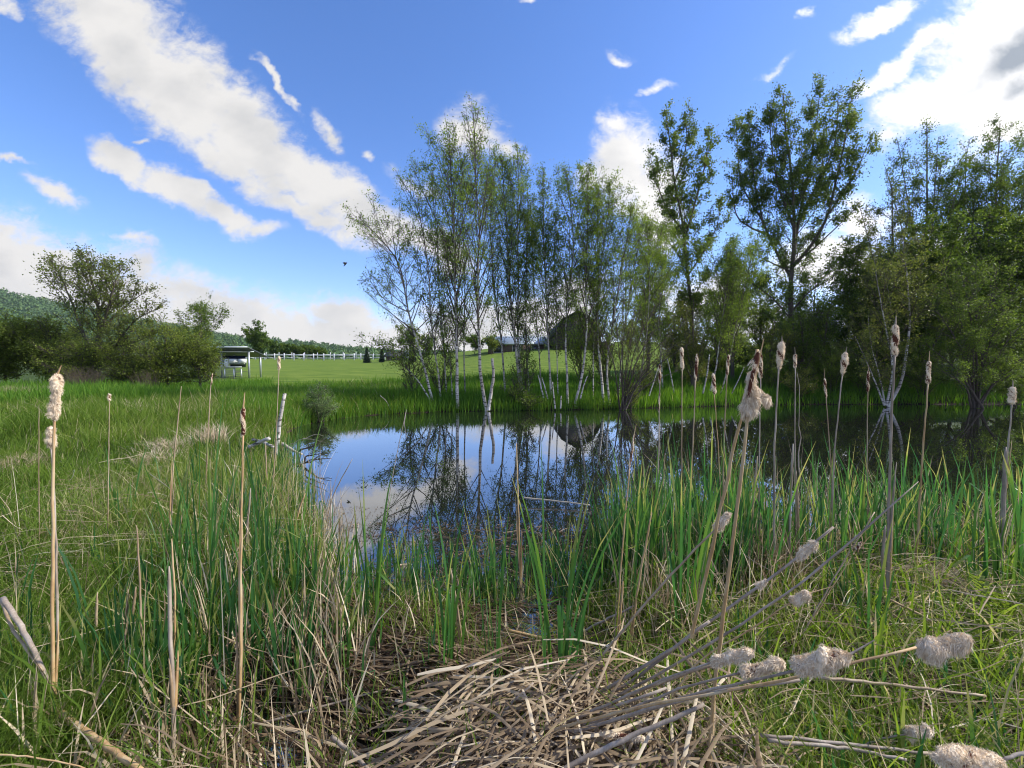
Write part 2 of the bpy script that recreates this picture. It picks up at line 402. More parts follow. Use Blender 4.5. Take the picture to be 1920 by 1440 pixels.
def ground():
    u = np.linspace(-1, 1, 241); xs = 4 * u + 1200 * np.sign(u) * np.abs(u) ** 6 + 60 * u ** 3
    t = np.linspace(0, 1, 330); ys = -8 + 24 * t + 60 * t ** 3 + 1900 * t ** 9
    X, Y = np.meshgrid(xs, ys); Z = height(X, Y)
    v = np.stack([X, Y, Z], -1).reshape(-1, 3)
    idx = np.arange(X.size).reshape(X.shape)
    q = np.stack([idx[:-1, :-1], idx[:-1, 1:], idx[1:, 1:], idx[1:, :-1]], -1).reshape(-1, 4)
    c = v[q].mean(1); r = c[:, 0] / np.maximum(c[:, 1], .1)
    edge = 24.5 + 2.5 * ss(-.5, -.1, r) - 2.0 * ss(.0, .3, r) + .5 * vn(c[:, 0], c[:, 1], .8, 2)
    lawn = (c[:, 1] > edge) & (r > -.66) & (r < .62) & (c[:, 1] < 150)
    m, nt, b = mat('soil and rough grass')
    n1 = noise(nt, 2.5, 6, .7); n2 = noise(nt, .35, 4, .6)
    f = math_n('ADD', math_n('MULTIPLY', n1, .6, tree=nt), math_n('MULTIPLY', n2, .4, tree=nt), tree=nt)
    gcol = ramp(nt, f, [(.35, (.035, .05, .014)), (.5, (.05, .08, .018)), (.65, (.09, .10, .04))])
    mcol = ramp(nt, n1, [(.35, (.012, .010, .007)), (.55, (.035, .026, .018)), (.7, (.07, .052, .035))])
    mm = nt.nodes.new('ShaderNodeMix'); mm.data_type = 'RGBA'; nt.links.new(attr(nt, 'mud'), mm.inputs['Factor'])
    nt.links.new(gcol, mm.inputs['A']); nt.links.new(mcol, mm.inputs['B']); nt.links.new(mm.outputs['Result'], b.inputs['Base Color'])
    b.inputs['Roughness'].default_value = .85; b.inputs['Specular IOR Level'].default_value = .1; bump(nt, b, n1, .6, .05)
    d = sdf(v[:, 0], v[:, 1])
    mud = 1 - ss(.3, 1.6, d) * ss(1.2, 3.4, np.abs(v[:, 0] - .1) + np.maximum(v[:, 1] - 4, 0) * .7)
    def sub(name, mask, mt):
        qq = q[mask]; used, inv = np.unique(qq, return_inverse=True)
        o = make_mesh(name, v[used], inv.reshape(-1, 4), mt, extra={'mud': mud[used]}); tag(o, kind='structure'); return o
    sub('ground', ~lawn, m)
    m2, nt, b = mat('mown lawn')
    n = noise(nt, .9, 6, .7, sc3=(.25, 1, 1)); nf = noise(nt, 14, 4, .8)
    wv_ = nt.nodes.new('ShaderNodeTexWave'); wv_.bands_direction = 'Y'; wv_.inputs['Scale'].default_value = .22; wv_.inputs['Distortion'].default_value = 2.5; wv_.inputs['Detail'].default_value = 2
    wv_.inputs['Detail Scale'].default_value = .4
    t_ = nt.nodes.new('ShaderNodeTexCoord'); nt.links.new(t_.outputs['Object'], wv_.inputs['Vector'])
    f = math_n('ADD', math_n('MULTIPLY', n, .4, tree=nt), math_n('ADD', math_n('MULTIPLY', wv_.outputs['Fac'], .26, tree=nt), math_n('MULTIPLY', nf, .35, tree=nt), tree=nt), tree=nt)
    nt.links.new(ramp(nt, f, [(.28, (.060, .105, .018)), (.5, (.105, .165, .024)), (.72, (.18, .225, .045))]), b.inputs['Base Color'])
    b.inputs['Roughness'].default_value = .9; b.inputs['Specular IOR Level'].default_value = .05; bump(nt, b, nf, .5, .04)
    sub('lawn', lawn, m2)
    # water
    mw, nt, b = mat('pond water')
    b.inputs['Base Color'].default_value = (.012, .014, .010, 1); b.inputs['Roughness'].default_value = .3; b.inputs['IOR'].default_value = 1.33; b.inputs['Specular IOR Level'].default_value = .0
    nw = noise(nt, 1.1, 3, .5, sc3=(1, .6, 1)); nw2 = noise(nt, 7, 2, .5)
    hh = math_n('ADD', nw, math_n('MULTIPLY', nw2, .06, tree=nt), tree=nt)
    bp = nt.nodes.new('ShaderNodeBump'); bp.inputs['Strength'].default_value = .12; bp.inputs['Distance'].default_value = .008; nt.links.new(hh, bp.inputs['Height'])
    gl = nt.nodes.new('ShaderNodeBsdfGlossy'); gl.inputs['Roughness'].default_value = .012; gl.inputs['Color'].default_value = (.95, .96, 1, 1); nt.links.new(bp.outputs[0], gl.inputs['Normal'])
    fr = nt.nodes.new('ShaderNodeFresnel'); fr.inputs['IOR'].default_value = 1.33; nt.links.new(bp.outputs[0], fr.inputs['Normal'])
    fc = math_n('ADD', .18, math_n('MULTIPLY', .8, math_n('POWER', fr.outputs[0], .6, tree=nt), tree=nt), clamp=True, tree=nt)
    ms = nt.nodes.new('ShaderNodeMixShader'); nt.links.new(fc, ms.inputs[0]); nt.links.new(b.outputs[0], ms.inputs[1]); nt.links.new(gl.outputs[0], ms.inputs[2])
    nt.links.new(ms.outputs[0], nt.nodes['Material Output'].inputs['Surface'])
    g = np.array([(-14, 0.5, 0), (60, .5, 0), (60, 30, 0), (-14, 30, 0)], float)
    o = make_mesh('water', g, np.array([[0, 1, 2, 3]]), mw, smooth=False); tag(o, kind='structure')
ground()

# ------------------------------------------------------------------ far hillside and its wood
def hill():
    # ridge line read as elevation angles, built 500-900 m away
    az_px = np.array([-1500, -800, -300, 0, 130, 300, 420, 480, 560, 650, 760, 900, 1300])
    top_py = np.array([530, 512, 526, 551, 574, 612, 632, 641, 650, 659, 666, 671, 674])
    pxs = np.linspace(-1400, 1250, 260)
    vs, T = [], []
    rows = np.linspace(0, 1, 34)
    for j, s in enumerate(rows):
        D = 300 + 520 * s
        for px in pxs:
            tp = np.interp(px, az_px, top_py)
            r = ray(px, tp); zt = CAMZ + r[2] * 820
            z = 1 + (zt - 1) * (s ** 1.15)
            vs.append((r[0] * D, D, z + 2.5 * math.sin(px * .021 + s * 9) * s))
    vs = np.array(vs); n = len(pxs)
    idx = np.arange(len(vs)).reshape(len(rows), n)
    q = np.stack([idx[:-1, :-1], idx[:-1, 1:], idx[1:, 1:], idx[1:, :-1]], -1).reshape(-1, 4)
    o = make_mesh('hills', vs, q, simple('hill ground', (.045, .075, .025), .95, .3, .02)); tag(o, kind='structure')
    # wooded cover: many small leafy crowns read as one forest
    N = 7000
    px = RNG.uniform(-700, 1150, N); s = RNG.uniform(0.0, 1.0, N) ** .8
    fi = (px + 1400) / (2650) * (n - 1); ri = s * 33
    a, b = fi.astype(int), np.minimum(ri.astype(int), 32)
    base = vs[idx[b, a]]
    base = base + (vs[idx[b + 1, a]] - base) * (ri - b)[:, None] + RNG.normal(0, 1.5, (N, 3)) * np.array([1, 1, 0])
    keep = RNG.random(N) < .97; base = base[keep]; N = len(base)
    bm = []
    L = 44
    size = RNG.uniform(2.2, 7.5, N)
    d = norm(RNG.normal(size=(N, L, 3))); d[..., 2] = np.abs(d[..., 2])
    p = base[:, None, :] + d * size[:, None, None] * np.array([.8, .8, 1.5]) * RNG.uniform(.75, 1.05, (N, L, 1)) + np.array([0, 0, 2.0])
    v, qq = leaf_quads(p.reshape(-1, 3), rep(size, L) * .42, 0, .9)
    tint = np.clip(rep(np.clip(RNG.normal(.5, .22, N), 0, 1), L) + RNG.normal(0, .12, N * L), 0, 1)
    o = make_mesh('hillside_forest', v, qq, M['forest'], tint=rep(tint, 4), smooth=False)
    tag(o, 'mixed green woodland covering the long low hill behind the fence', 'forest', kind='stuff')
hill()

# ------------------------------------------------------------------ boxes and buildings
def box(x0, x1, y0, y1, z0, z1, rot=0, c=None):
    v = np.array([(x, y, z) for z in (z0, z1) for (x, y) in ((x0, y0), (x1, y0), (x1, y1), (x0, y1))], float)
    if rot:
        cc = np.array(c if c is not None else ((x0 + x1) / 2, (y0 + y1) / 2)); R = np.array([[math.cos(rot), -math.sin(rot)], [math.sin(rot), math.cos(rot)]])
        v[:, :2] = (v[:, :2] - cc) @ R.T + cc
    q = np.array([(0, 3, 2, 1), (4, 5, 6, 7), (0, 1, 5, 4), (1, 2, 6, 5), (2, 3, 7, 6), (3, 0, 4, 7)])
    return v, q
def join(parts):
    vs, qs, n = [], [], 0
    for v, q in parts:
        vs.append(v); qs.append(np.asarray(q) + n); n += len(v)
    return np.vstack(vs), np.vstack(qs)
def prism(outline, y0, y1):
    """outline [(x,z)] counter-clockwise seen from the front (-y); gives verts, list of ngons"""
    n = len(outline)
    v = np.array([(x, y0, z) for x, z in outline] + [(x, y1, z) for x, z in outline], float)
    sides = np.array([(i, i + n, (i + 1) % n + n, (i + 1) % n) for i in range(n)])
    return v, [sides, np.array([list(range(n))]), np.array([list(range(2 * n - 1, n - 1, -1))])]
def siding_mat(name, col, period=.2):
    m, nt, b = mat(name)
    t = nt.nodes.new('ShaderNodeTexCoord'); wv_ = nt.nodes.new('ShaderNodeTexWave'); wv_.bands_direction = 'Z'; wv_.wave_profile = 'SAW'
    wv_.inputs['Scale'].default_value = .314 / period; nt.links.new(t.outputs['Object'], wv_.inputs['Vector'])
    n = noise(nt, 2, 5, .7)
    nt.links.new(ramp(nt, n, [(.3, tuple(c * .8 for c in col)), (.7, col)]), b.inputs['Base Color'])
    b.inputs['Roughness'].default_value = .7; bump(nt, b, wv_.outputs['Fac'], .8, .03)
    return m
M['barnwood'] = siding_mat('dark weathered boards', (.055, .042, .035), .3)
M['white_paint'] = simple('white paint', (.56, .57, .58), .5, .08, 3)
M['pale_siding'] = siding_mat('pale blue siding', (.55, .62, .74), .18)
M['grey_siding'] = siding_mat('grey siding', (.33, .34, .33), .22)
M['roof_dark'] = simple('dark shingles', (.05, .05, .055), .8, .3, 4)
M['roof_metal'] = simple('pale metal roof', (.36, .41, .42), .35, .12, 1.5, (8, 1, 1), 0, .4)
M['glass'] = simple('window glass', (.03, .035, .04), .08, .1)
M['panel'] = simple('solar panel back', (.07, .08, .095), .5, .1, 3)
M['panel_front'] = simple('solar cells', (.012, .018, .045), .15, .2, 3)
M['galv'] = simple('galvanised steel', (.50, .53, .56), .4, .1, 6, None, 0, .6)
M['boxwhite'] = simple('off white enclosure', (.70, .71, .70), .45, .05)
M['red_paint'] = simple('dark red paint', (.12, .03, .025), .5, .2)
M['brown_wall'] = siding_mat('brown boards', (.10, .065, .05), .25)

def barn():
    D = 62.0
    c = P(1083, 660, D); zb = hz(c[0], D) - .2
    top = P(1083, 586, D)[2]; wd = 78 / F_PX * D / 2 * 1.12
    H = top - zb
    t = thing('barn', 'dark old gambrel roofed barn rising behind the birches', 'barn', (c[0], D, zb))
    x0 = c[0]
    prof = [(-wd, 0), (wd, 0), (wd, H * .42), (wd * .66, H * .78), (0, H), (-wd * .66, H * .78), (-wd, H * .42)]
    v, f = prism([(x0 + a, zb + b_) for a, b_ in prof], D, D + 16)
    make_mesh('wall', v, f, M['barnwood'], t, smooth=False)
    # roof skin as thin slabs over the four slopes
    rp = [(wd * 1.06, H * .385), (wd * .68, H * .80), (0, H * 1.03), (-wd * .68, H * .80), (-wd * 1.06, H * .385)]
    out2 = [(x0 + a, zb + b_ + .18) for a, b_ in rp] + [(x0 + a, zb + b_ + .02) for a, b_ in rp[::-1]]
    v, f = prism(out2, D - .35, D + 16.3)
    make_mesh('roof', v, f, M['roof_dark'], t, smooth=False)
    v, q = box(x0 - 1.4, x0 + 1.4, D - .06, D - .004, zb, zb + H * .36); make_mesh('door', v, q, M['brown_wall'], t, smooth=False)
        # low wing to the right
    x1, x2 = x0 + wd + .02, P(1152, 640, D)[0]; h2 = P(1120, 640, D)[2] - zb
    v, f = prism([(x1, zb), (x2, zb), (x2, zb + h2 * .75), ((x1 + x2) / 2, zb + h2), (x1, zb + h2 * .75)], D + 1.5, D + 12)
    make_mesh('annex', v, f, M['brown_wall'], t, smooth=False)
    v, f = prism([(x2 + .3, zb + h2 * .72), ((x1 + x2) / 2, zb + h2 + .02), (x1, zb + h2 * .75 + .02), (x1, zb + h2 * .75 + .2), ((x1 + x2) / 2, zb + h2 + .2), (x2 + .3, zb + h2 * .72 + .2)], D + 1.2, D + 12.2)
    make_mesh('roof', v, f, M['roof_metal'], t, smooth=False)
barn()

def gable(name, label, cat, pxl, pxr, py_eave, py_ridge, D, depth, wallm, roofm, windows=0, along='x', zb=None):
    """gable building; along='x': the ridge runs across the view, 'y': the gable end faces us"""
    x0, x1 = P(pxl, 650, D)[0], P(pxr, 650, D)[0]
    zb = (min(hz(x0, D), hz(x1, D)) - .3) if zb is None else zb
    ze, zr = P(0, py_eave, D)[2], P(0, py_ridge, D)[2]
    t = thing(name, label, cat, ((x0 + x1) / 2, D, zb))
    if along == 'y':
        xm = (x0 + x1) / 2
        v, f = prism([(x0, zb), (x1, zb), (x1, ze), (xm, zr), (x0, ze)], D, D + depth)
        make_mesh('wall', v, f, wallm, t, smooth=False)
        s = (zr - ze) / (xm - x0); oh = .35
        v, f = prism([(x1 + oh, ze - s * oh + .02), (xm, zr + .02), (x0 - oh, ze - s * oh + .02), (x0 - oh, ze - s * oh + .2), (xm, zr + .2), (x1 + oh, ze - s * oh + .2)], D - .3, D + depth + .3)
        make_mesh('roof', v, f, roofm, t, smooth=False)
    else:
        ym = D + depth / 2
        def px_(outl, xa, xb):
            n = len(outl)
            v = np.array([(xa, y, z) for y, z in outl] + [(xb, y, z) for y, z in outl], float)
            return v, [np.array([(i, (i + 1) % n, (i + 1) % n + n, i + n) for i in range(n)]), np.array([list(range(n - 1, -1, -1))]), np.array([list(range(n, 2 * n))])]
        v, f = px_([(D, zb), (D + depth, zb), (D + depth, ze), (ym, zr), (D, ze)], x0, x1)
        make_mesh('wall', v, f, wallm, t, smooth=False)
        s = (zr - ze) / (depth / 2); oh = .4
        v, f = px_([(D - oh, ze - s * oh + .02), (D - oh, ze - s * oh + .2), (ym, zr + .2), (D + depth + oh, ze - s * oh + .2), (D + depth + oh, ze - s * oh + .02), (ym, zr + .02)], x0 - .4, x1 + .4)
        make_mesh('roof', v, f, roofm, t, smooth=False)
    for i in range(windows):
        xa = x0 + (x1 - x0) * (i + .5) / windows; hw = min(.55, (x1 - x0) / windows * .3); zc = (zb + ze) / 2 + .2
        v, q = join([box(xa - hw - .08, xa + hw + .08, D - .05, D - .003, zc - .68, zc - .6), box(xa - hw - .08, xa + hw + .08, D - .05, D - .003, zc + .6, zc + .68),
                     box(xa - hw - .08, xa - hw, D - .05, D - .003, zc - .6, zc + .6), box(xa + hw, xa + hw + .08, D - .05, D - .003, zc - .6, zc + .6)])
        fr = make_mesh('window', v, q, M['white_paint'], t, smooth=False)
        v, q = box(xa - hw, xa + hw, D - .02, D - .004, zc - .6, zc + .6)
        pn = make_mesh('pane', v, q, M['glass'], None, smooth=False); pn.parent = fr
        pn.location = (0, 0, 0)
    return t
gable('long_shed', 'long low shed with pale metal roof on the lawn crest behind the birches', 'shed', 915, 1022, 645, 630, 66, 7, M['brown_wall'], M['roof_metal'], 3)
gable('brown_shed', 'small brown shed at the end of the white fence', 'shed', 724, 750, 668, 659, 80, 4, M['brown_wall'], M['roof_dark'], 1)
gable('white_shed', 'small white shed right of the little brown shed', 'shed', 757, 769, 665, 658, 80, 3, M['white_paint'], M['white_paint'], 0, 'y')
gable('blue_white_house', 'pale blue white house gable showing through leaves behind the tall poplar', 'house', 1533, 1600, 606, 578, 46, 8, M['pale_siding'], M['roof_dark'], 2, 'y')
gable('grey_house', 'long grey sided house hidden behind the dark shrubs at the right edge', 'house', 1735, 2010, 598, 566, 44, 8, M['grey_siding'], M['roof_dark'], 6)

def solar():
    def array(pxl, pxr, py_hi, py_lo, D, label, boxes):
        x0, x1 = P(pxl, 650, D)[0], P(pxr, 650, D)[0]
        zh, zl = P(0, py_hi, D)[2], P(0, py_lo, D)[2]
        zb = hz((x0 + x1) / 2, D + 1)
        t = thing('solar_array', label, 'solar panels', ((x0 + x1) / 2, D + 1, zb), 'tilted solar panel arrays on posts')
        n = max(3, int((x1 - x0) / 1.9))
        # panels: high edge near us, sloping down away from us, seen from behind
        yb = D + 2.6
        for i in range(n):
            a, b_ = x0 + (x1 - x0) * i / n + .02, x0 + (x1 - x0) * (i + 1) / n - .02
            v = np.array([(a, D, zh), (b_, D, zh), (b_, yb, zl), (a, yb, zl), (a, D, zh + .05), (b_, D, zh + .05), (b_, yb, zl + .05), (a, yb, zl + .05)])
            q = np.array([(0, 3, 2, 1), (4, 5, 6, 7), (0, 1, 5, 4), (1, 2, 6, 5), (2, 3, 7, 6), (3, 0, 4, 7)])
            make_mesh('panel', v, q, M['panel'], t, smooth=False)
        v, q = join([box(x0, x1, D - .04, D - .002, zh - .06, zh + .07), box(x0, x1, D + .7, D + .78, zh - .35, zh - .27)])
        make_mesh('rail', v, q, M['galv'], t, smooth=False)
        k = max(2, int((x1 - x0) / 3.2))
        for i in range(k + 1):
            xa = x0 + .3 + (x1 - x0 - .6) * i / k
            v, q = box(xa - .05, xa + .05, D + .55, D + .65, hz(xa, D + .6) - .1, zh - .3); make_mesh('post', v, q, M['galv'], t, smooth=False)
            v, q = box(xa - .05, xa + .05, D + 2.0, D + 2.1, hz(xa, D + 2.) - .1, zl + .3); make_mesh('post', v, q, M['galv'], t, smooth=False)
        if boxes:
            for pa, pb, ya, yb_ in boxes:
                a, b_ = P(pa, ya, D + .4), P(pb, yb_, D + .4)
                v, q = box(a[0], b_[0], D + .2, D + .5, b_[2], a[2]); make_mesh('control_box', v, q, M['boxwhite'], t, smooth=False)
            a, b_ = P(408, 698, D + .4), P(457, 690, D + .4)
            parts = [box(a[0], b_[0], D + .1, D + .18, a[2] + .35, a[2] + .43), box(a[0], b_[0], D + .52, D + .6, a[2] + .6, a[2] + .68)]
            for px in (408, 426, 443, 457): 
                q_ = P(px, 705, D + .4); parts.append(box(q_[0] - .03, q_[0] + .03, D + .105, D + .175, hz(q_[0], D) - .1, q_[2] + .55))
            v, q = join(parts); make_mesh('rack', v, q, M['galv'], t, smooth=False)
            a, b_ = P(408, 667, D + 1.5), P(461, 688, D + 1.5)
            v, q = box(a[0], b_[0], D + 1.4, D + 1.5, b_[2], a[2]); make_mesh('back_board', v, q, M['panel_front'], t, smooth=False)
        return t
    array(345, 464, 651, 668, 31, 'longer solar array with white control boxes at the lawn edge', [(423, 430, 673, 690), (433, 444, 673, 681), (450, 461, 673, 681)])
    array(222, 300, 665, 682, 30, 'smaller solar array half hidden behind the left shrubs', None)
solar()

def fence():
    pxs = [444, 462, 479.6, 497, 515.6, 533.6, 551.8, 570, 588.5, 607.6, 627, 646, 664.5, 677, 700, 722]
    D = 84; pts = []
    for px in pxs:
        x = (px - 960) / F_PX * D; z = hz(x, D); pts.append((x, D, z))
    t = thing('post_and_rail_fence', 'long white post and rail fence along the top of the lawn', 'fence', pts[0])
    for p in pts:
        v, q = box(p[0] - .08, p[0] + .08, D - .08, D + .08, p[2] - .3, p[2] + 1.35)
        cp = np.array([(p[0] - .08, D - .08, p[2] + 1.35), (p[0] + .08, D - .08, p[2] + 1.35), (p[0] + .08, D + .08, p[2] + 1.35), (p[0] - .08, D + .08, p[2] + 1.35), (p[0], D, p[2] + 1.47)])
        make_mesh('post', np.vstack([v, cp + np.array([0, 0, .002])]), [q, np.array([(8, 9, 12), (9, 10, 12), (10, 11, 12), (11, 8, 12)])], M['white_paint'], t, smooth=False)
    for h0 in (.42, .98):
        parts = []
        for a, b_ in zip(pts[:-1], pts[1:]):
            v, q = box(a[0] + .08, b_[0] - .08, D - .03, D + .03, 0, .12)
            v[:, 2] += np.where(v[:, 0] < (a[0] + b_[0]) / 2, a[2], b_[2]) + h0
            parts.append((v, q))
        v, q = join(parts); make_mesh('rail', v, q, M['white_paint'], t, smooth=False)
    # second line of fence further back
    D2 = 99
    pts = []
    for px in range(452, 700, 24):
        x = (px - 960) / F_PX * D2; pts.append((x, D2, hz(x, D2)))
    t = thing('post_and_rail_fence', 'farther white fence glimpsed behind the first white fence', 'fence', pts[0])
    for p in pts:
        v, q = box(p[0] - .06, p[0] + .06, D2 - .06, D2 + .06, p[2] - .3, p[2] + 1.7); make_mesh('post', v, q, M['white_paint'], t, smooth=False)
    parts = []
    for a, b_ in zip(pts[:-1], pts[1:]):
        v, q = box(a[0] + .1, b_[0] - .1, D2 - .04, D2 + .04, 0, .16); v[:, 2] += np.where(v[:, 0] < (a[0] + b_[0]) / 2, a[2], b_[2]) + 1.1; parts.append((v, q))
    v, q = join(parts); make_mesh('rail', v, q, M['white_paint'], t, smooth=False)
fence()

# ------------------------------------------------------------------ trees
def interp_path(path, t):
    """path (K,3) sampled uniformly; t (N,)"""
    K = len(path); f = np.clip(t, 0, 1) * (K - 1); i = np.minimum(f.astype(int), K - 2); u = (f - i)[:, None]
    return path[i] * (1 - u) + path[i + 1] * u, norm(path[i + 1] - path[i])

def tree(name, label, cat, stems, barkm, leafm, n1=26, L1=1.6, up=.65, n2=7, L2=.45, t0=.25, leaves=5000, lsize=.05, spread=.10,
         prof=None, twigm=None, curve=.25, droop=.2, group=None, crown_name='crown', bark_dark=.8, clump=.22, twig_r=.006, sides=7, n3=5, tmean=.5, bottom_bias=1.0, extra_leaf=0):
    """stems: [(points (px,py,D) or xyz arrays, r0, r1)], the first rises from the ground"""
    twigm = twigm or M['twig']
    paths = []
    for pts, r0, r1 in stems:
        pt = np.array([P(*p) if len(p) == 3 and not isinstance(p, np.ndarray) else p for p in pts])
        K = 16; s = smooth_path(pt, K)
        s[1:-1] += RNG.normal(0, r0 * .12, (K - 2, 3))
        R = r0 + (r1 - r0) * np.linspace(0, 1, K) ** .8
        paths.append((s, R))
    base = paths[0][0][0].copy(); gz = hz(base[0], base[1])
    root = thing(name, label, cat, (base[0], base[1], max(gz, 0)), group)
    vs, qs, ages, off = [], [], [], 0
    z0, z1 = base[2], max(p[0][:, 2].max() for p in paths)
    for s, R in paths:
        if s is paths[0][0]:
            s = np.vstack([s[0] - np.array([0, 0, .25]), s]); R = np.concatenate([[R[0] * 1.25], R]); 
        v, q = tubes(s[None], R[None], sides)
        vs.append(v); qs.append(q + off); off += len(v)
        ages.append(np.clip(((v[:, 2] - z0) / (z1 - z0) - .35) * bark_dark * 2.2, 0, .95) + (np.repeat(R, sides) < .02) * .4)
    make_mesh('trunk', np.vstack(vs), np.vstack(qs), barkm, root, extra={'age': np.clip(np.concatenate(ages), 0, 1)})
    # level 1
    lens = np.array([np.linalg.norm(np.diff(p[0], axis=0), axis=1).sum() for p in paths]); cnt = np.maximum(3, (n1 * lens / lens.max()).astype(int))
    S, Dr, Ln, R0 = [], [], [], []
    for (s, R), n, l in zip(paths, cnt, lens):
        a0 = t0 if s is paths[0][0] else .12
        t = a0 + (1 - a0) * (np.arange(n) + RNG.random(n)) / n
        t = a0 + (t - a0) ** bottom_bias * (1 - a0) ** (1 - bottom_bias) if bottom_bias != 1 else t
        p, d = interp_path(s, t)
        az = np.arange(n) * 2.399 + RNG.uniform(0, .9, n)
        hd = np.stack([np.cos(az), np.sin(az), np.zeros(n)], -1)
        upv = np.array([0, 0, 1.])
        dd = norm(hd * (1 - up * RNG.uniform(.7, 1.15, (n, 1))) + (d * .6 + upv * .4) * up)
        pf = (prof(t) if prof else (np.sin(np.pi * np.clip((t - a0) / (1 - a0), 0, 1) * .8 + .35) + .15))
        ln = L1 * (1 - .55 * t ** 5) * np.clip(pf, .18, 2) * RNG.uniform(.7, 1.2, n) * (l / lens.max()) ** .5
        S.append(p); Dr.append(dd); Ln.append(ln); R0.append(np.interp(t, np.linspace(0, 1, len(R)), R) * .5)
    S = np.vstack(S); Dr = np.vstack(Dr); Ln = np.concatenate(Ln); R0 = np.concatenate(R0); n = len(S)
    K1 = 6; u = np.linspace(0, 1, K1)[None, :, None]
    bend = RNG.normal(0, .12, (n, 3)) + np.array([0, 0, curve])
    P1 = S[:, None] + Dr[:, None] * Ln[:, None, None] * u + bend[:, None] * Ln[:, None, None] * u ** 2
    r1 = np.minimum(R0, .004 + .012 * Ln)[:, None] * np.linspace(1, .25, K1)[None] + .0015
    bv, bq = tubes(P1, r1, 4)
    allv, allq, off = [bv], [bq], len(bv)
    # level 2
    m = n * n2; pi = np.repeat(np.arange(n), n2); tt = RNG.uniform(.18, 1, m)
    f = tt * (K1 - 1); i0 = np.minimum(f.astype(int), K1 - 2); uu_ = (f - i0)[:, None]
    st = P1[pi, i0] * (1 - uu_) + P1[pi, i0 + 1] * uu_; td = norm(P1[pi, i0 + 1] - P1[pi, i0])
    d2 = norm(td * .8 + RNG.normal(0, .55, (m, 3)) + np.array([0, 0, .12]))
    l2 = Ln[pi] * L2 * (1.15 - .6 * tt) * RNG.uniform(.6, 1.3, m)
    K2 = 4; u = np.linspace(0, 1, K2)[None, :, None]
    bend2 = RNG.normal(0, .15, (m, 3)) + np.array([0, 0, .1 - droop * .6])
    P2 = st[:, None] + d2[:, None] * l2[:, None, None] * u + bend2[:, None] * l2[:, None, None] * u ** 2
    bv, bq = tubes(P2, np.repeat(np.linspace(twig_r, twig_r * .4, K2)[None], m, 0), 3)
    allv.append(bv); allq.append(bq + off); off += len(bv)
    # level 3
    m3 = m * n3; pj = np.repeat(np.arange(m), n3); tt = RNG.uniform(.15, 1, m3)
    f = tt * (K2 - 1); i0 = np.minimum(f.astype(int), K2 - 2); uu_ = (f - i0)[:, None]
    st = P2[pj, i0] * (1 - uu_) + P2[pj, i0 + 1] * uu_; td = norm(P2[pj, i0 + 1] - P2[pj, i0])
    d3 = norm(td * .5 + RNG.normal(0, .8, (m3, 3)) - np.array([0, 0, droop * .5]))
    l3 = l2[pj] * .5 * RNG.uniform(.5, 1.2, m3)
    P3 = st[:, None] + d3[:, None] * l3[:, None, None] * np.linspace(0, 1, 3)[None, :, None]
    P3[:, 2, 2] -= droop * l3 * .35
    bv, bq = tubes(P3, np.repeat(np.array([[twig_r * .45, twig_r * .35, twig_r * .25]]), m3, 0), 3)
    allv.append(bv); allq.append(bq + off)
    bo = make_mesh('branches', np.vstack(allv), np.vstack(allq), twigm, root)
    # leaves
    wb = np.exp(RNG.normal(0, .4, n)) * Ln ** 1.1; wm = wb[pi] * np.exp(RNG.normal(0, .5, m)); w3 = wm[pj]; w3 /= w3.sum()
    pick = RNG.choice(m3, leaves, p=w3); ft = RNG.uniform(.1, 1.05, leaves)
    i0 = np.minimum((ft * 2).astype(int), 1); uu_ = (ft * 2 - i0)[:, None]
    lp = P3[pick, i0] * (1 - uu_) + P3[pick, i0 + 1] * uu_ + RNG.normal(0, spread * 1.15, (leaves, 3)) * RNG.uniform(.2, 1.1, (leaves, 1))
    v, q = leaf_quads(lp, lsize * RNG.uniform(.6, 1.3, leaves), droop * .4, .72)
    tint = np.clip(.45 + RNG.normal(0, clump, n)[pi[pj[pick]]] + RNG.normal(0, clump * .8, leaves), 0, 1)
    make_mesh(crown_name, v, q, leafm, root, tint=rep(tint, 4), smooth=False)
    return root

BG = 'birches along the far shore'
def birch(label, pts, D, r0=.07, r1=.012, name='birch_tree', **k):
    a = dict(n1=24, L1=1.5, up=.72, t0=.3, leaves=4200, lsize=.062, spread=.10, droop=.35)
    a.update(k); a['leaves'] = int(a['leaves'] * 1.12); r0 *= .72; a['n1'] = int(a['n1'] * 1.3); a['t0'] = a['t0'] * .62; a['L1'] *= 1.28; a['lsize'] = .062
    st = [([(x, y, D) for x, y in pts], r0, r1)]
    for e_ in a.pop('more', []): st.append(([(x, y, D + dd) for x, y, dd in e_[0]], e_[1], e_[2]))
    return tree(name, label, 'birch', st, M['birch'], M['birch_leaf'], group=BG, **a)
birch('leftmost shoreline birch, its trunk curving far out to the left', [(812, 754), (795, 687), (767, 590), (750, 500), (720, 455), (690, 425), (667, 415)], 17.2, .085,
      n1=30, L1=1.7, up=.5, t0=.28, leaves=4200, more=[([(765, 585, 0), (720, 560, .3), (690, 520, .4)], .03, .008), ([(758, 540, 0), (742, 480, -.3), (735, 420, -.4)], .03, .008)])
birch('thin birch stem arching low to the left beneath the leaning birch', [(806, 750), (790, 722), (765, 692), (740, 662), (715, 655)], 17.0, .05, .008, n1=18, L1=1.1, up=.35, t0=.35, leaves=2300)
birch('slender birch just right of the leaning leftmost one', [(827, 752), (820, 690), (808, 600), (803, 505), (789, 417), (775, 372), (752, 338)], 17.6, .065, n1=28, L1=1.6, leaves=4000, up=.62, t0=.3)
birch('short thin birch pole between two taller birches', [(848, 750), (846, 700), (838, 640), (830, 590)], 17.8, .035, .008, n1=14, L1=.9, leaves=1300)
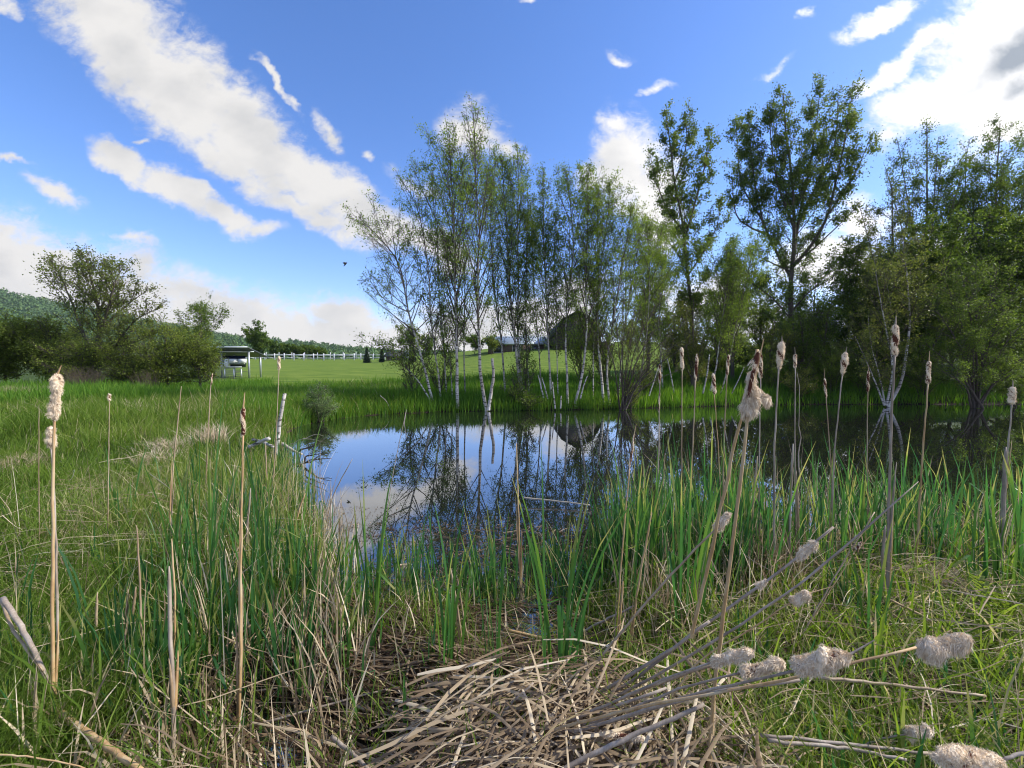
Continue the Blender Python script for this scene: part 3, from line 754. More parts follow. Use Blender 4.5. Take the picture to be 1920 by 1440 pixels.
birch('tall straight birch with dark upper trunk, left of the white forked one', [(858, 755), (857, 690), (855, 610), (852, 480), (850, 400), (846, 330), (842, 268)], 17.0, .10, n1=52, L1=1.9, t0=.3, leaves=11000)
birch('tallest white birch curving up from the waterline fork', [(911, 767), (901, 705), (900, 655), (896, 592), (897, 480), (899, 422), (892, 345), (890, 280), (888, 212)], 16.9, .105, n1=44, L1=1.9, t0=.3, leaves=4300,
      prof=lambda t: np.interp(t, [0, .4, .8, 1], [.6, .8, .9, .5]))
birch('leafy birch behind and right of the tallest white birch', [(948, 745), (940, 640), (927, 540), (920, 440), (922, 360), (930, 300)], 19.0, .07, n1=34, L1=1.5, leaves=7000)
birch('birch with leaning pale foot and crown beside the tallest one', [(976, 732), (969, 667), (956, 555), (952, 480), (950, 420), (945, 365), (941, 300)], 18.5, .095, n1=38, L1=1.5, leaves=8000)
birch('straight dark stemmed birch sharing a foot with its leaning neighbour', [(979, 730), (971, 630), (972, 505), (970, 430), (972, 345), (971, 285)], 18.7, .075, n1=36, L1=1.3, leaves=7500)
birch('medium birch with small pointed top left of the central gap', [(1033, 735), (1028, 640), (1024, 540), (1020, 440), (1018, 318)], 18.4, .07, n1=36, L1=1.1, leaves=6500)
birch('thin birch filling the gap before the central gap', [(1015, 735), (1010, 650), (1003, 560), (998, 480), (996, 400)], 19.4, .05, n1=26, L1=1.2, leaves=4500)
birch('birch left of the central leafy clump, white at its foot', [(1064, 750), (1063, 700), (1061, 600), (1075, 480), (1070, 390), (1063, 322)], 17.8, .075, n1=38, L1=1.4, leaves=8500)
birch('pale leaning birch in the middle of the central clump', [(1079, 752), (1092, 700), (1100, 620), (1098, 520), (1102, 420), (1100, 325)], 17.6, .08, n1=36, L1=1.4, leaves=8000)
birch('birch on the right of the central clump with rounded top', [(1131, 748), (1125, 680), (1120, 600), (1130, 470), (1140, 400), (1143, 345)], 18.2, .085, n1=36, L1=1.5, leaves=8500)
birch('birch leaning slightly right at the edge of the central clump', [(1142, 750), (1138, 690), (1150, 600), (1172, 470), (1185, 390)], 18.0, .07, n1=32, L1=1.3, leaves=6500)
birch('birch in front of the first poplar with low crown', [(1195, 745), (1205, 680), (1215, 600), (1218, 500), (1212, 420)], 19.6, .06, n1=32, L1=1.6, leaves=8500)
birch('leafy birch under the left poplar branches', [(1243, 742), (1240, 680), (1235, 600), (1240, 520), (1238, 440)], 21, .06, n1=32, L1=1.7, leaves=9000)
birch('white birch right of the first poplar trunk', [(1330, 740), (1342, 690), (1352, 620), (1362, 540), (1370, 470)], 20.5, .06, n1=32, L1=1.7, leaves=9000)
birch('thin white birch leaning right below the tall poplar', [(1350, 742), (1365, 690), (1378, 620), (1395, 540), (1410, 480)], 20.7, .05, n1=30, L1=1.7, leaves=8500)

birch('thin grey birch between the slender one and the dark trunked one', [(838, 750), (832, 660), (824, 560), (820, 460), (812, 370), (808, 320)], 18.6, .045, n1=26, L1=1.2, leaves=4200)
birch('thin grey birch just right of the dark trunked one', [(872, 745), (870, 650), (872, 540), (868, 430), (866, 310)], 18.8, .05, n1=28, L1=1.2, leaves=4800)
birch('thin grey birch hidden among the leaves left of the medium birch', [(992, 738), (988, 650), (986, 560), (988, 460), (990, 360)], 18.8, .045, n1=28, L1=1.1, leaves=5000)
birch('thin grey birch closing the gap left of the central clump', [(1046, 742), (1044, 650), (1043, 560), (1040, 470), (1042, 400)], 18.6, .04, n1=26, L1=1.0, leaves=4200)
birch('thin grey birch in the heart of the central clump', [(1112, 746), (1113, 650), (1118, 560), (1120, 450), (1122, 350)], 18.6, .045, n1=30, L1=1.2, leaves=5200)
birch('thin grey birch leaning out right of the central clump', [(1160, 748), (1166, 660), (1178, 570), (1192, 490), (1206, 420)], 18.8, .045, n1=30, L1=1.4, leaves=5600)
# bare snag beside the tall white birch, and short pale poles on the bank
def pole_thing(name, label, cat, pts, r0, r1, m, group=None, age=0, sides=8, cap=True):
    pt = np.array([P(*p) for p in pts]); s = smooth_path(pt, 10)
    root = thing(name, label, cat, (s[0][0], s[0][1], s[0][2]), group)
    R = np.linspace(r0, r1, 10); s[1:-1] += RNG.normal(0, r0 * .08, (8, 3))
    v, q = tubes(s[None], R[None], sides)
    fs = [q] + ([tube_caps(1, 10, sides)[1]] if cap else [])
    o = make_mesh(name, v, fs, m, None, extra={'age': np.full(len(v), age)})
    # a single mesh thing: no empty needed
    bpy.data.objects.remove(root)
    o['label'] = label; o['category'] = cat
    if group: o['group'] = group
    return o
pole_thing('broken_birch_trunk', 'bare broken birch trunk leaning from the same foot as the tallest birch', 'dead trunk', [(916, 769, 16.8), (921, 735, 16.8), (925, 705, 16.8), (923, 672, 16.8)], .07, .05, M['birch'])
for lab, pts, r in [
    ('leftmost thin white pole stem below the medium birch', [(1019, 746, 17.4), (1013, 720, 17.4), (1009, 703, 17.4)], .035),
    ('second thin white pole stem leaning left below the medium birch', [(1027, 748, 17.4), (1021, 725, 17.4), (1016, 708, 17.4)], .03),
    ('short white stick standing at the waterline below the central birches', [(1041, 766, 16.9), (1038, 740, 16.9), (1036, 716, 16.9)], .035),
    ('tiny white stake at the waterline right of the short white stick', [(1051, 766, 16.9), (1052, 742, 16.9)], .03),
    ('thin grey pole left of the willow shrub', [(1088, 748, 17.2), (1094, 725, 17.2), (1101, 705, 17.2)], .03),
    ('thin pale pole leaning right beside the willow shrub', [(1217, 742, 18), (1226, 715, 18), (1234, 690, 18)], .03),
    ('white leaning pole in the shaded bank left of the first poplar', [(1264, 738, 19.5), (1258, 705, 19.5), (1251, 672, 19.5)], .035),
    ('white leaning pole in front of the first poplar', [(1318, 738, 19.5), (1326, 700, 19.5), (1330, 665, 19.5)], .04),
    ('pale stick leaning right on the shaded bank', [(1372, 738, 19.8), (1388, 705, 19.8), (1395, 688, 19.8)], .025)]:
    pole_thing('bare_pole', lab, 'sapling', pts, r, r * .6, M['birch'], 'bare white poles on the far bank')

# willow shrub with many fanned stems
def shrub(name, label, cat, base, D, targets, r0, leafm, leaves, lsize, barkm=None, n1=12, L1=.7, up=.5, group=None, t0=.3, **k):
    st = []
    b = P(base[0], base[1], D); b[2] = max(hz(b[0], D), 0) + .02
    for (px, py, dd) in targets:
        e_ = P(px, py, D + dd); mid = b * .5 + e_ * .5 + np.array([(b[0] - e_[0]) * .12, 0, abs(e_[2] - b[2]) * .06])
        st.append(([b + RNG.normal(0, .08, 3) * np.array([1, 1, 0]), mid, e_], r0 * RNG.uniform(.6, 1.1), r0 * .15))
    return tree(name, label, cat, st, barkm or M['twig'], leafm, n1=n1, L1=L1, up=up, t0=t0, leaves=leaves, lsize=lsize, group=group, **k)
shrub('willow_shrub', 'many stemmed willow shrub fanning to the right at the waterline', 'willow', (1168, 764), 17.2,
      [(1290, 600, 1), (1275, 640, .5), (1250, 590, .5), (1255, 660, 0), (1230, 570, 1), (1225, 620, 0), (1300, 640, -.3), (1205, 560, .5), (1190, 590, 0), (1150, 570, .5), (1170, 540, 1), (1280, 690, 0), (1120, 610, 0)], .04, M['olive_leaf'], 2600, .05, n1=14, L1=.7, up=.7)
PG = 'tall poplars behind the pond'
pf_ = lambda t: np.interp(t, [0, .3, .6, 1], [.4, .9, 1.0, .45])
tree('poplar_tree', 'open crowned poplar with gaps, left of the broad one', 'poplar',
     [([(1308, 728, 24), (1300, 640, 24), (1292, 540, 24), (1284, 460, 24), (1276, 400, 24), (1263, 330, 24), (1256, 270, 24), (1246, 205, 24)], .15, .02),
      ([(1280, 430, 24), (1250, 390, 24.6), (1228, 330, 25), (1218, 285, 25)], .06, .012), ([(1283, 450, 24), (1303, 380, 23.5), (1322, 310, 23), (1330, 240, 23)], .07, .012),
      ([(1266, 340, 24), (1285, 280, 24), (1298, 200, 24)], .05, .01), ([(1288, 520, 24), (1320, 470, 23.6), (1345, 420, 23.4), (1350, 370, 23.3)], .05, .01),
      ([(1289, 500, 24), (1255, 455, 24.4), (1232, 430, 24.6)], .05, .01)],
     M['bark'], M['poplar_leaf'], n1=38, L1=1.95, up=.62, t0=.2, leaves=26000, lsize=.105, spread=.14, prof=pf_, n2=6, n3=4, group=PG, twig_r=.012, droop=.1, clump=.2)
tree('poplar_tree', 'broad dense poplar forking into many limbs, tallest tree on the right', 'poplar',
     [([(1487, 715, 26), (1484, 620, 26), (1482, 545, 26), (1486, 500, 26), (1490, 440, 26), (1487, 360, 26), (1478, 280, 26), (1468, 175, 26)], .21, .03),
      ([(1484, 600, 26), (1450, 560, 25.6), (1410, 530, 25.4), (1385, 500, 25.4)], .06, .012), ([(1483, 585, 26), (1520, 545, 25.6), (1560, 520, 25.5), (1585, 480, 25.5)], .06, .012), ([(1484, 640, 26), (1460, 610, 25.3), (1435, 590, 25)], .04, .01), ([(1484, 630, 26), (1515, 600, 25.3), (1545, 585, 25)], .04, .01),
      ([(1483, 520, 26), (1455, 470, 26.5), (1432, 420, 27), (1415, 340, 27), (1402, 215, 27)], .10, .015),
      ([(1486, 500, 26), (1512, 470, 25.5), (1545, 420, 25), (1565, 350, 25), (1590, 230, 25), (1598, 165, 25)], .11, .015),
      ([(1488, 480, 26), (1500, 400, 26.6), (1520, 300, 27), (1540, 155, 27)], .12, .015),
      ([(1440, 440, 26.8), (1405, 425, 27.3), (1380, 400, 27.6), (1372, 330, 27.6)], .07, .012),
      ([(1430, 415, 27), (1390, 340, 27.6), (1380, 230, 27.8)], .06, .012),
      ([(1490, 430, 26), (1455, 330, 26.5), (1440, 195, 26.5)], .09, .012),
      ([(1555, 400, 25), (1600, 330, 24.8), (1632, 260, 24.6)], .07, .012),
      ([(1510, 480, 25.6), (1575, 420, 25.2), (1610, 385, 25)], .06, .012),
      ([(1495, 420, 26.4), (1530, 350, 26.4), (1565, 270, 26), (1572, 175, 26)], .08, .012),
      ([(1486, 510, 26), (1440, 490, 26), (1400, 470, 26)], .06, .012)],
     M['bark'], M['poplar_leaf'], n1=36, L1=2.35, up=.62, t0=.22, leaves=66000, lsize=.108, spread=.16, prof=pf_, n2=6, n3=4, group=PG, twig_r=.013, droop=.1, clump=.2)

RG = 'trees massed on the right bank'
def rtree(label, px, D, basepy, top, half, leaves, lsize=.10, leafm='dark_leaf', name='leafy_tree', barkm='bark', t0=.15, cat='tree', group=RG, up=.6, r0=.12, limbs=5, ct=.25, **k):
    b = P(px, basepy, D); tp = P(px, top, D); Hh = tp[2] - b[2]; hw = half / F_PX * D
    st = [([b, b * .5 + tp * .5 + RNG.normal(0, .15, 3) * np.array([1, 1, 0]), tp], r0, .02)]
    for i in range(limbs):
        a = 2 * math.pi * i / limbs + RNG.uniform(0, 1); s = RNG.uniform(ct, .6)
        p0 = b + (tp - b) * max(s, .02) * .6
        e_ = b + (tp - b) * (max(s, -.2) + .3 + RNG.uniform(0, .12)) + np.array([math.cos(a) * hw * .85, math.sin(a) * hw * .85, 0])
        st.append(([p0, p0 * .5 + e_ * .5 + np.array([0, 0, -.03 * Hh]), e_], r0 * .45, .012))
    return tree(name, label, cat, st, M[barkm], M[leafm], n1=k.pop('n1', 20), L1=hw * k.pop('l1', .74), up=up, t0=t0, leaves=leaves, lsize=lsize, group=group, spread=k.pop('spread', .18), n2=k.pop('n2', 6), n3=4, twig_r=.010, **k)
rtree('feathery tree with a pointed top against the right cloud', 1738, 25, 700, 228, 69, 18700, .085, t0=.3, up=.6, ct=.45)
rtree('tall airy tree reaching the top of the mass near the right edge', 1875, 25, 700, 232, 84, 28900, .085, t0=.3, ct=.45)
rtree('airy tree between the pointed one and the one at the right edge', 1812, 27, 700, 285, 58, 14450, .085, t0=.35, ct=.45)
rtree('airy tree cut by the right edge of the view', 1950, 26, 700, 225, 78, 23800, .085, t0=.3, ct=.45)
rtree('small bushy tree stepping down left of the pointed tree', 1672, 24, 700, 345, 60, 15000, .085, 'olive_leaf', t0=.25)
rtree('rounded tree right of the broad poplar foot', 1610, 26, 700, 445, 52, 18750, .11, t0=.04, limbs=10, ct=-.3, n1=24)
rtree('dense dark tree under the pointed tree', 1735, 22.5, 720, 420, 85, 37500, .11, t0=.04, limbs=10, ct=-.3, n1=24)
rtree('dense dark tree under the airy trees near the right edge', 1850, 23, 720, 405, 95, 42500, .11, t0=.04, limbs=10, ct=-.3, n1=24)
rtree('dense tree closing the right corner', 1960, 22, 730, 400, 85, 30000, .11, t0=.04, limbs=10, ct=-.3, n1=24)
rtree('dark tree behind the white stemmed clump', 1655, 24, 720, 480, 75, 30000, .11, t0=.04, limbs=10, ct=-.3, n1=24)
rtree('rounded dark tree just left of the broad poplar', 1425, 30, 700, 545, 60, 21250, .11, t0=.04, limbs=10, ct=-.3, n1=24)
rtree('dark tree right behind the broad poplar trunk', 1530, 30, 700, 520, 60, 15000, .11, t0=.04, limbs=10, ct=-.3, n1=24)
rtree('low dense tree behind the first poplar', 1345, 28, 705, 560, 60, 18750, .11, t0=.04, limbs=10, ct=-.3, n1=24)
rtree('low leafy tree left behind the first poplar', 1265, 30, 700, 590, 48, 11250, .11, 'olive_leaf', t0=.04, limbs=10, ct=-.3, n1=24)
rtree('slim leafy tree between the two poplars', 1375, 25, 720, 440, 45, 12000, .09)
rtree('slim leafy tree left of the first poplar', 1215, 24, 715, 470, 40, 9000, .085, 'olive_leaf')
rtree('young leafy tree in front of the broad poplar trunk', 1500, 23, 722, 590, 40, 9000, .075, 'dark_leaf', t0=.05, limbs=8, ct=-.2)
rtree('young leafy tree left in front of the broad poplar', 1452, 23, 722, 610, 34, 6500, .075, 'olive_leaf', t0=.05, limbs=8, ct=-.2)
rtree('young leafy tree right in front of the broad poplar', 1560, 23, 724, 560, 44, 10000, .075, 'dark_leaf', t0=.05, limbs=8, ct=-.2)
rtree('young leafy tree in front of the first poplar trunk', 1300, 21.5, 735, 560, 34, 7000, .07, 'olive_leaf', t0=.05, limbs=8, ct=-.2)
rtree('leafy sapling screening the barn front', 1088, 19.5, 742, 575, 32, 4200, .06, 'birch_leaf', t0=.05, limbs=7, ct=-.2, r0=.05)
rtree('leafy sapling screening the barn right side', 1130, 20, 742, 590, 32, 4200, .06, 'olive_leaf', t0=.05, limbs=7, ct=-.2, r0=.05)
rtree('low sapling with open twigs right of the broken trunk', 985, 18.5, 740, 610, 30, 1800, .06, 'birch_leaf', t0=.05, limbs=6, ct=-.2, r0=.04)
rtree('leafy sapling between the two white birches left', 825, 19, 745, 600, 34, 1700, .06, 'birch_leaf', t0=.05, limbs=6, ct=-.2, r0=.04)
rtree('low sapling beneath the leaning birch', 775, 18.5, 745, 615, 30, 1500, .06, 'olive_leaf', t0=.05, limbs=6, ct=-.2, r0=.04)
rtree('broad dark tree filling the slope left of the pointed tree', 1695, 28, 700, 470, 75, 19000, .115, t0=.04, limbs=10, ct=-.2, n1=24)
rtree('broad dark tree filling the slope under the pointed tree', 1785, 28, 700, 450, 80, 21000, .115, t0=.04, limbs=10, ct=-.2, n1=24)
rtree('broad dark tree filling the slope at the right edge', 1900, 27, 700, 430, 85, 22000, .115, t0=.04, limbs=10, ct=-.2, n1=24)
# multi stemmed white birch on the right shore
tree('multi_stemmed_birch', 'birch with five white stems spreading from one foot at the right shore', 'birch',
     [([(1666, 760, 18.6), (1690, 715, 18.6), (1705, 620, 18.6), (1702, 540, 18.6), (1692, 440, 18.6)], .075, .012),
      ([(1662, 760, 18.6), (1673, 690, 18.4), (1658, 600, 18.3), (1645, 530, 18.2), (1638, 470, 18.2)], .05, .01),
      ([(1660, 760, 18.6), (1648, 700, 18.8), (1632, 640, 18.9), (1628, 590, 19)], .04, .01),
      ([(1658, 760, 18.6), (1632, 695, 18.4), (1603, 630, 18.2)], .04, .01),
      ([(1663, 760, 18.6), (1680, 650, 19), (1668, 560, 19), (1655, 500, 19)], .035, .01)],
     M['birch'], M['olive_leaf'], n1=26, L1=1.5, up=.5, t0=.42, leaves=13000, lsize=.07, bark_dark=.12)
shrub('alder_shrub', 'dark many stemmed shrub overhanging the water at the right', 'shrub', (1832, 770), 18.0,
      [(1740, 560, 0), (1770, 520, .5), (1800, 500, 0), (1830, 480, .6), (1870, 500, 0), (1900, 540, .4), (1930, 590, 0), (1950, 650, 0), (1730, 640, 0), (1760, 690, -.4), (1900, 690, -.5)], .06, M['dark_leaf'], 26000, .06, n1=20, L1=1.3, up=.45)
for i, (px, by, D, top, half, n, lf, lab) in enumerate([
    (1560, 735, 21, 640, 50, 6500, 'dark_leaf', 'low dark bush on the shaded bank below the poplar'),
    (1440, 735, 21.5, 650, 50, 6000, 'dark_leaf', 'low dark bush left below the broad poplar'),
    (1500, 745, 20.5, 690, 40, 4000, 'olive_leaf', 'small bush between the two low dark bushes'),
    (1620, 745, 21, 660, 45, 6000, 'dark_leaf', 'low bush left of the white stemmed clump'),
    (1730, 748, 20.5, 640, 55, 9000, 'dark_leaf', 'bush right of the white stemmed clump'),
    (1900, 760, 18.5, 660, 60, 11000, 'dark_leaf', 'bush hanging to the water at the right edge'),
    (1300, 735, 22, 650, 42, 6000, 'olive_leaf', 'leafy bush at the foot of the first poplar'),
    (1210, 740, 19.5, 660, 34, 3200, 'olive_leaf', 'leafy bush behind the willow shrub'),
    (965, 752, 17.6, 700, 30, 1700, 'bright_leaf', 'yellow green bush right of the broken birch trunk'),
    (990, 762, 17.1, 735, 28, 1500, 'bright_leaf', 'low yellow green bush at the waterline'),
    (1180, 752, 17.6, 715, 30, 1800, 'olive_leaf', 'low leafy bush at the willow foot'),
    (600, 792, 13.4, 715, 34, 6500, 'pale_leaf', 'small pale leaved bush overhanging the left end of the pond')]):
    b = P(px, by, D); hw = half / F_PX * D
    tg = [(px + half * a, top + (by - top) * c_, dd) for a, c_, dd in ((-.9, .45, 0), (-.55, .15, .4), (-.1, 0, -.3), (.35, .08, .3), (.75, .3, 0), (1.0, .6, -.3), (-.3, .5, -.6), (.4, .5, -.6))]
    shrub('bush', lab, 'bush', (px, by), D, tg, .018, M[lf], n, .05 if i < 11 else .038, n1=9, L1=hw * .38, up=.4, t0=.15, group='bushes round the pond', spread=.08)

# left side
LG = 'trees and shrubs on the left'
tree('spreading_tree', 'spreading half leafed tree, highest on the left side', 'tree',
     [([(182, 722, 21), (180, 670, 21), (186, 620, 21), (180, 560, 21), (165, 500, 21), (160, 478, 21)], .17, .02),
      ([(181, 680, 21), (150, 610, 21.5), (128, 550, 21.5), (105, 500, 22), (95, 488, 22)], .09, .012),
      ([(184, 640, 21), (205, 570, 20.5), (220, 520, 20.5), (232, 500, 20.5)], .08, .012),
      ([(182, 690, 21), (215, 650, 20.6), (255, 600, 20.5), (300, 578, 20.4)], .08, .012),
      ([(186, 620, 21), (235, 575, 21.5), (275, 545, 21.6)], .06, .01),
      ([(181, 690, 21), (130, 665, 21.5), (90, 640, 21.5), (70, 600, 21.6)], .07, .012),
      ([(205, 650, 20.8), (255, 640, 20.4), (290, 625, 20)], .05, .01),
      ([(184, 600, 21), (200, 540, 21.4), (195, 490, 21.4)], .06, .01)],
     M['bark'], M['olive_leaf'], n1=26, L1=1.4, up=.6, t0=.25, leaves=17000, lsize=.085, spread=.16, n2=7, n3=5, group=LG, twig_r=.012)
def ltree(lab, px, D, by, top, half, n, ls=.08, lf='olive_leaf', **k):
    low = 't0' not in k and D < 25
    if low: n = int(n * 1.5)
    return rtree(lab, px, D, by, top, half, n, ls, lf, group=LG, r0=.06, t0=k.pop('t0', .02), ct=-.35 if low else .2, limbs=9 if low else 5, up=.4 if low else .6, **k)
ltree('fresh green rounded tree above the solar array', 377, 38, 690, 570, 40, 6500, .12, 'bright_leaf', t0=.4)
ltree('dense dark shrub mass at the far left edge', 10, 21, 715, 590, 55, 14000, .08, 'hedge_leaf')
ltree('dark shrub right of the one at the far left edge', 85, 21.5, 715, 600, 50, 11000, .08, 'hedge_leaf')
ltree('tangled shrub under the spreading tree', 150, 20.5, 718, 650, 48, 7500, .07, 'hedge_leaf')
ltree('shrub right of the spreading tree trunk', 245, 20.5, 718, 640, 50, 7500, .07, 'hedge_leaf')
ltree('leafy shrub in front of the smaller solar array', 315, 20.5, 718, 610, 48, 9500, .07, 'hedge_leaf')
ltree('leafy shrub reaching over the longer solar array', 375, 21, 718, 625, 40, 7500, .07, 'hedge_leaf')
ltree('shrub beyond the left edge of the view', -60, 20, 715, 600, 60, 9000, .09, 'dark_leaf')
ltree('dense round tree standing alone beyond the white fence', 484, 96, 676, 607, 24, 9000, .30, 'dark_leaf', t0=.1)
for i, (px, top, half, lab) in enumerate([(512, 640, 13, 'first hedge tree right of the round tree'), (530, 646, 12, 'second hedge tree right of the round tree'), (549, 648, 12, 'third hedge tree behind the fence'),
    (568, 648, 12, 'fourth hedge tree behind the fence'), (587, 650, 11, 'fifth hedge tree behind the fence'), (603, 654, 10, 'last and lowest hedge tree of the row behind the fence')]):
    ltree(lab, px, 108, 676, top, half, 2200, .34, 'dark_leaf', n1=10, n2=4)
ltree('round dark tree behind the leaning birches', 770, 70, 668, 612, 25, 5000, .20, 'hedge_leaf', t0=.2)
ltree('small dark tree between the sheds and the birches', 802, 70, 668, 628, 16, 2500, .20, 'dark_leaf', n1=12)
ltree('dark tree left of the long shed', 890, 70, 662, 632, 18, 3500, .20, 'dark_leaf', n1=12)
ltree('green tree at the left end of the long shed', 922, 64, 662, 634, 15, 3000, .16, 'hedge_leaf', n1=12)
ltree('green tree right of the barn wing', 1185, 55, 668, 608, 34, 7500, .15, 'hedge_leaf')
def spruce(label, px, D, by, top, half):
    b = P(px, by, D); b[2] = hz(b[0], D); H = P(px, top, D)[2] - b[2]; R = half / F_PX * D
    root = thing('spruce_tree', label, 'spruce', b, 'small spruces on the lawn')
    s = np.array([b, b + np.array([0, 0, H])]); v, q = tubes(smooth_path(s, 6)[None], np.linspace(.09, .01, 6)[None], 6)
    make_mesh('trunk', v, q, M['bark'], root)
    N = 5000; t = RNG.uniform(.04, 1, N) ** 1.2; az = RNG.uniform(0, 2 * np.pi, N)
    lay = .75 + .25 * np.sin(t * 46 + az * .3); rr = (1 - t) ** .85 * R * lay * RNG.uniform(.35, 1.05, N)
    p = b + np.stack([np.cos(az) * rr, np.sin(az) * rr, t * H + rr * -.18], -1)
    v, q = leaf_quads(p, np.full(N, .22), .5, .3)
    make_mesh('crown', v, q, M['spruce'], root, tint=rep(RNG.random(N), 4), smooth=False)
spruce('small conical spruce at the right end of the white fence', 688, 70, 678, 653, 8.5)
spruce('smaller spruce on the lawn right of the first', 716, 72, 675, 655, 6)
spruce('spruce on the lawn behind the leaning birch', 775, 66, 674, 650, 6)

# leafless brush at the foot of the left trees
def brush(label, px, D, by, top, half, n, m='twig'):
    b = P(px, by, D); b[2] = hz(b[0], D); hw = half / F_PX * D; H = P(px, top, D)[2] - b[2]
    s = b + np.stack([RNG.uniform(-.5, .5, n) * hw, RNG.uniform(-.4, .4, n), np.zeros(n)], -1)
    az = RNG.uniform(0, 2 * np.pi, n); e_ = s + np.stack([np.cos(az) * hw * RNG.uniform(.2, .9, n), np.sin(az) * hw * .5, H * RNG.uniform(.4, 1, n)], -1)
    mid = (s + e_) / 2 + RNG.normal(0, .12, (n, 3)) + np.array([0, 0, .1 * H])
    K = 5; u = np.linspace(0, 1, K)[None, :, None]; pp = s[:, None] * (1 - u) ** 2 + 2 * mid[:, None] * u * (1 - u) + e_[:, None] * u ** 2
    v, q = tubes(pp, np.repeat(np.linspace(.009, .003, K)[None], n, 0), 3)
    o = make_mesh('leafless_brush', v, q, M[m]); tag(o, label, 'brush', 'leafless brush at the foot of the left shrubs')
M['redtwig'] = simple('reddish twigs', (.12, .095, .065), .9, .3, 5)
brush('purplish leafless brush in front of the spreading tree', 165, 19, 738, 684, 42, 260, 'redtwig')
brush('leafless brush behind the smaller solar array shrubs', 275, 19.5, 730, 690, 26, 140, 'redtwig')
brush('tall leafless thicket right of the spreading tree', 262, 24, 712, 618, 60, 420, 'redtwig')

# ------------------------------------------------------------------ thin summer haze over the far hill
def haze():
    v, q = box(-1150, 1500, -15, 1150, -2.2, 190)
    m = bpy.data.materials.new('haze air'); m.use_nodes = True; nt = m.node_tree; nt.nodes.clear()
    o_ = nt.nodes.new('ShaderNodeOutputMaterial'); pv = nt.nodes.new('ShaderNodeVolumePrincipled')
    pv.inputs['Color'].default_value = (.78, .87, 1, 1); pv.inputs['Density'].default_value = .00008; pv.inputs['Anisotropy'].default_value = .2
    nt.links.new(pv.outputs[0], o_.inputs['Volume'])
    o = make_mesh('haze', v, q, m, smooth=False); tag(o, kind='stuff')
haze()

# ------------------------------------------------------------------ grass and reeds
def sample_polar(n, r0, r1, a0, a1, power=1.0):
    """points seen from the pond's near bank: density falls with distance"""
    u = RNG.random(n)
    r = r0 * (r1 / r0) ** u if power == 1 else (r0 ** (1 - power) + u * (r1 ** (1 - power) - r0 ** (1 - power))) ** (1 / (1 - power))
    a = np.radians(RNG.uniform(a0, a1, n))
    return r * np.sin(a), r * np.cos(a)
def grass(name, x, y, hmean, hvar, wd, material, tint, lean=.45, curv=.6, label=None, far_w=.0008, profile='grass', K=4, zoff=0):
    n = len(x); z = height(x, y); r = np.hypot(x, y)
    base = np.stack([x, y, z - .02 + zoff], -1)
    h = hmean * np.clip(RNG.normal(1, hvar, n), .3, 1.9)
    wdt = (wd + far_w * r) * RNG.uniform(.6, 1.3, n)
    ln = np.abs(RNG.normal(lean, lean * .6, n)); az = RNG.uniform(0, 2 * np.pi, n)
    v, q = blades(base, h, wdt, np.clip(ln, 0, 1.6), az, np.full(n, curv) * RNG.uniform(.6, 1.2, n), K=K, profile=profile)
    o = make_mesh(name, v, q, material, tint=rep(np.clip(tint, 0, 1), K * 2), smooth=False)
    tag(o, label, kind='stuff'); return o
def patchy(x, y, f, s): return .5 + .25 * vn(x, y, f, s) + .25 * vn(x, y, f * 2.3, s + 3)

# left meadow
x, y = sample_polar(120000, 2.3, 26, -62, -14)
d = sdf(x, y); m = (d > .05) & ~((y < 4.2) & (x > -1.7)) & (y < 24.5); x, y, d = x[m], y[m], d[m]
pt = patchy(x, y, .7, 1); straw = (RNG.random(len(x)) < .07 + .2 * (patchy(x, y, .45, 5) > .68))
tint = np.where(straw, RNG.uniform(.86, 1, len(x)), np.clip(pt * .6 + RNG.normal(.15, .18, len(x)), 0, .85))
hm = .16 + .18 * pt + .20 * (np.hypot(x, y) > 12) * (x > -11)
grass('meadow_grass', x, y, hm, .35, .0035, M['grass'], tint, .55, .7, 'tangled green meadow grass with straw flecks left of the pond')
# far bank and left end of the pond, tall lush grass
x, y = sample_polar(90000, 13.5, 28.5, -35, 22, 1)
d = sdf(x, y); m = (d > .0) & (d < 10.5) & (x > -10.5 - (y - 14) * .5) & (y > 10.5)
edge = 25.2 + 2.5 * ss(-.5, -.1, x / y) - 2.0 * ss(.0, .3, x / y)
m &= y < edge
x, y, d = x[m], y[m], d[m]
pt = patchy(x, y, .6, 2)
grass('bank_grass', x, y, .34 + .22 * pt, .28, .006, M['bankgrass'], np.clip(pt * .5 + RNG.normal(.2, .17, len(x)), 0, 1) , .22, .5, 'tall lush grass lining the far bank under the birches')
x, y = sample_polar(70000, 14, 34, 20, 62, 1)
d = sdf(x, y); m = (d > 0) & (d < 14); x, y = x[m], y[m]
grass('shaded_bank_grass', x, y, .34 + .2 * patchy(x, y, .6, 4), .3, .006, M['bankgrass'], np.clip(patchy(x, y, .6, 2) * .5 + RNG.normal(.05, .15, len(x)), 0, .9), .25, .5, 'deep green grass and weeds on the shaded right bank')  # tint runs lower than on the lit bank: shade put into the colour
# rough strip between the left meadow and the lawn
x, y = sample_polar(30000, 20, 31, -62, -30, 1); m = (y < 26); x, y = x[m], y[m]
grass('rough_grass', x, y, .45, .3, .006, M['bankgrass'], RNG.uniform(.2, .85, len(x)), .3, .5, 'rough grass along the foot of the left shrubs')
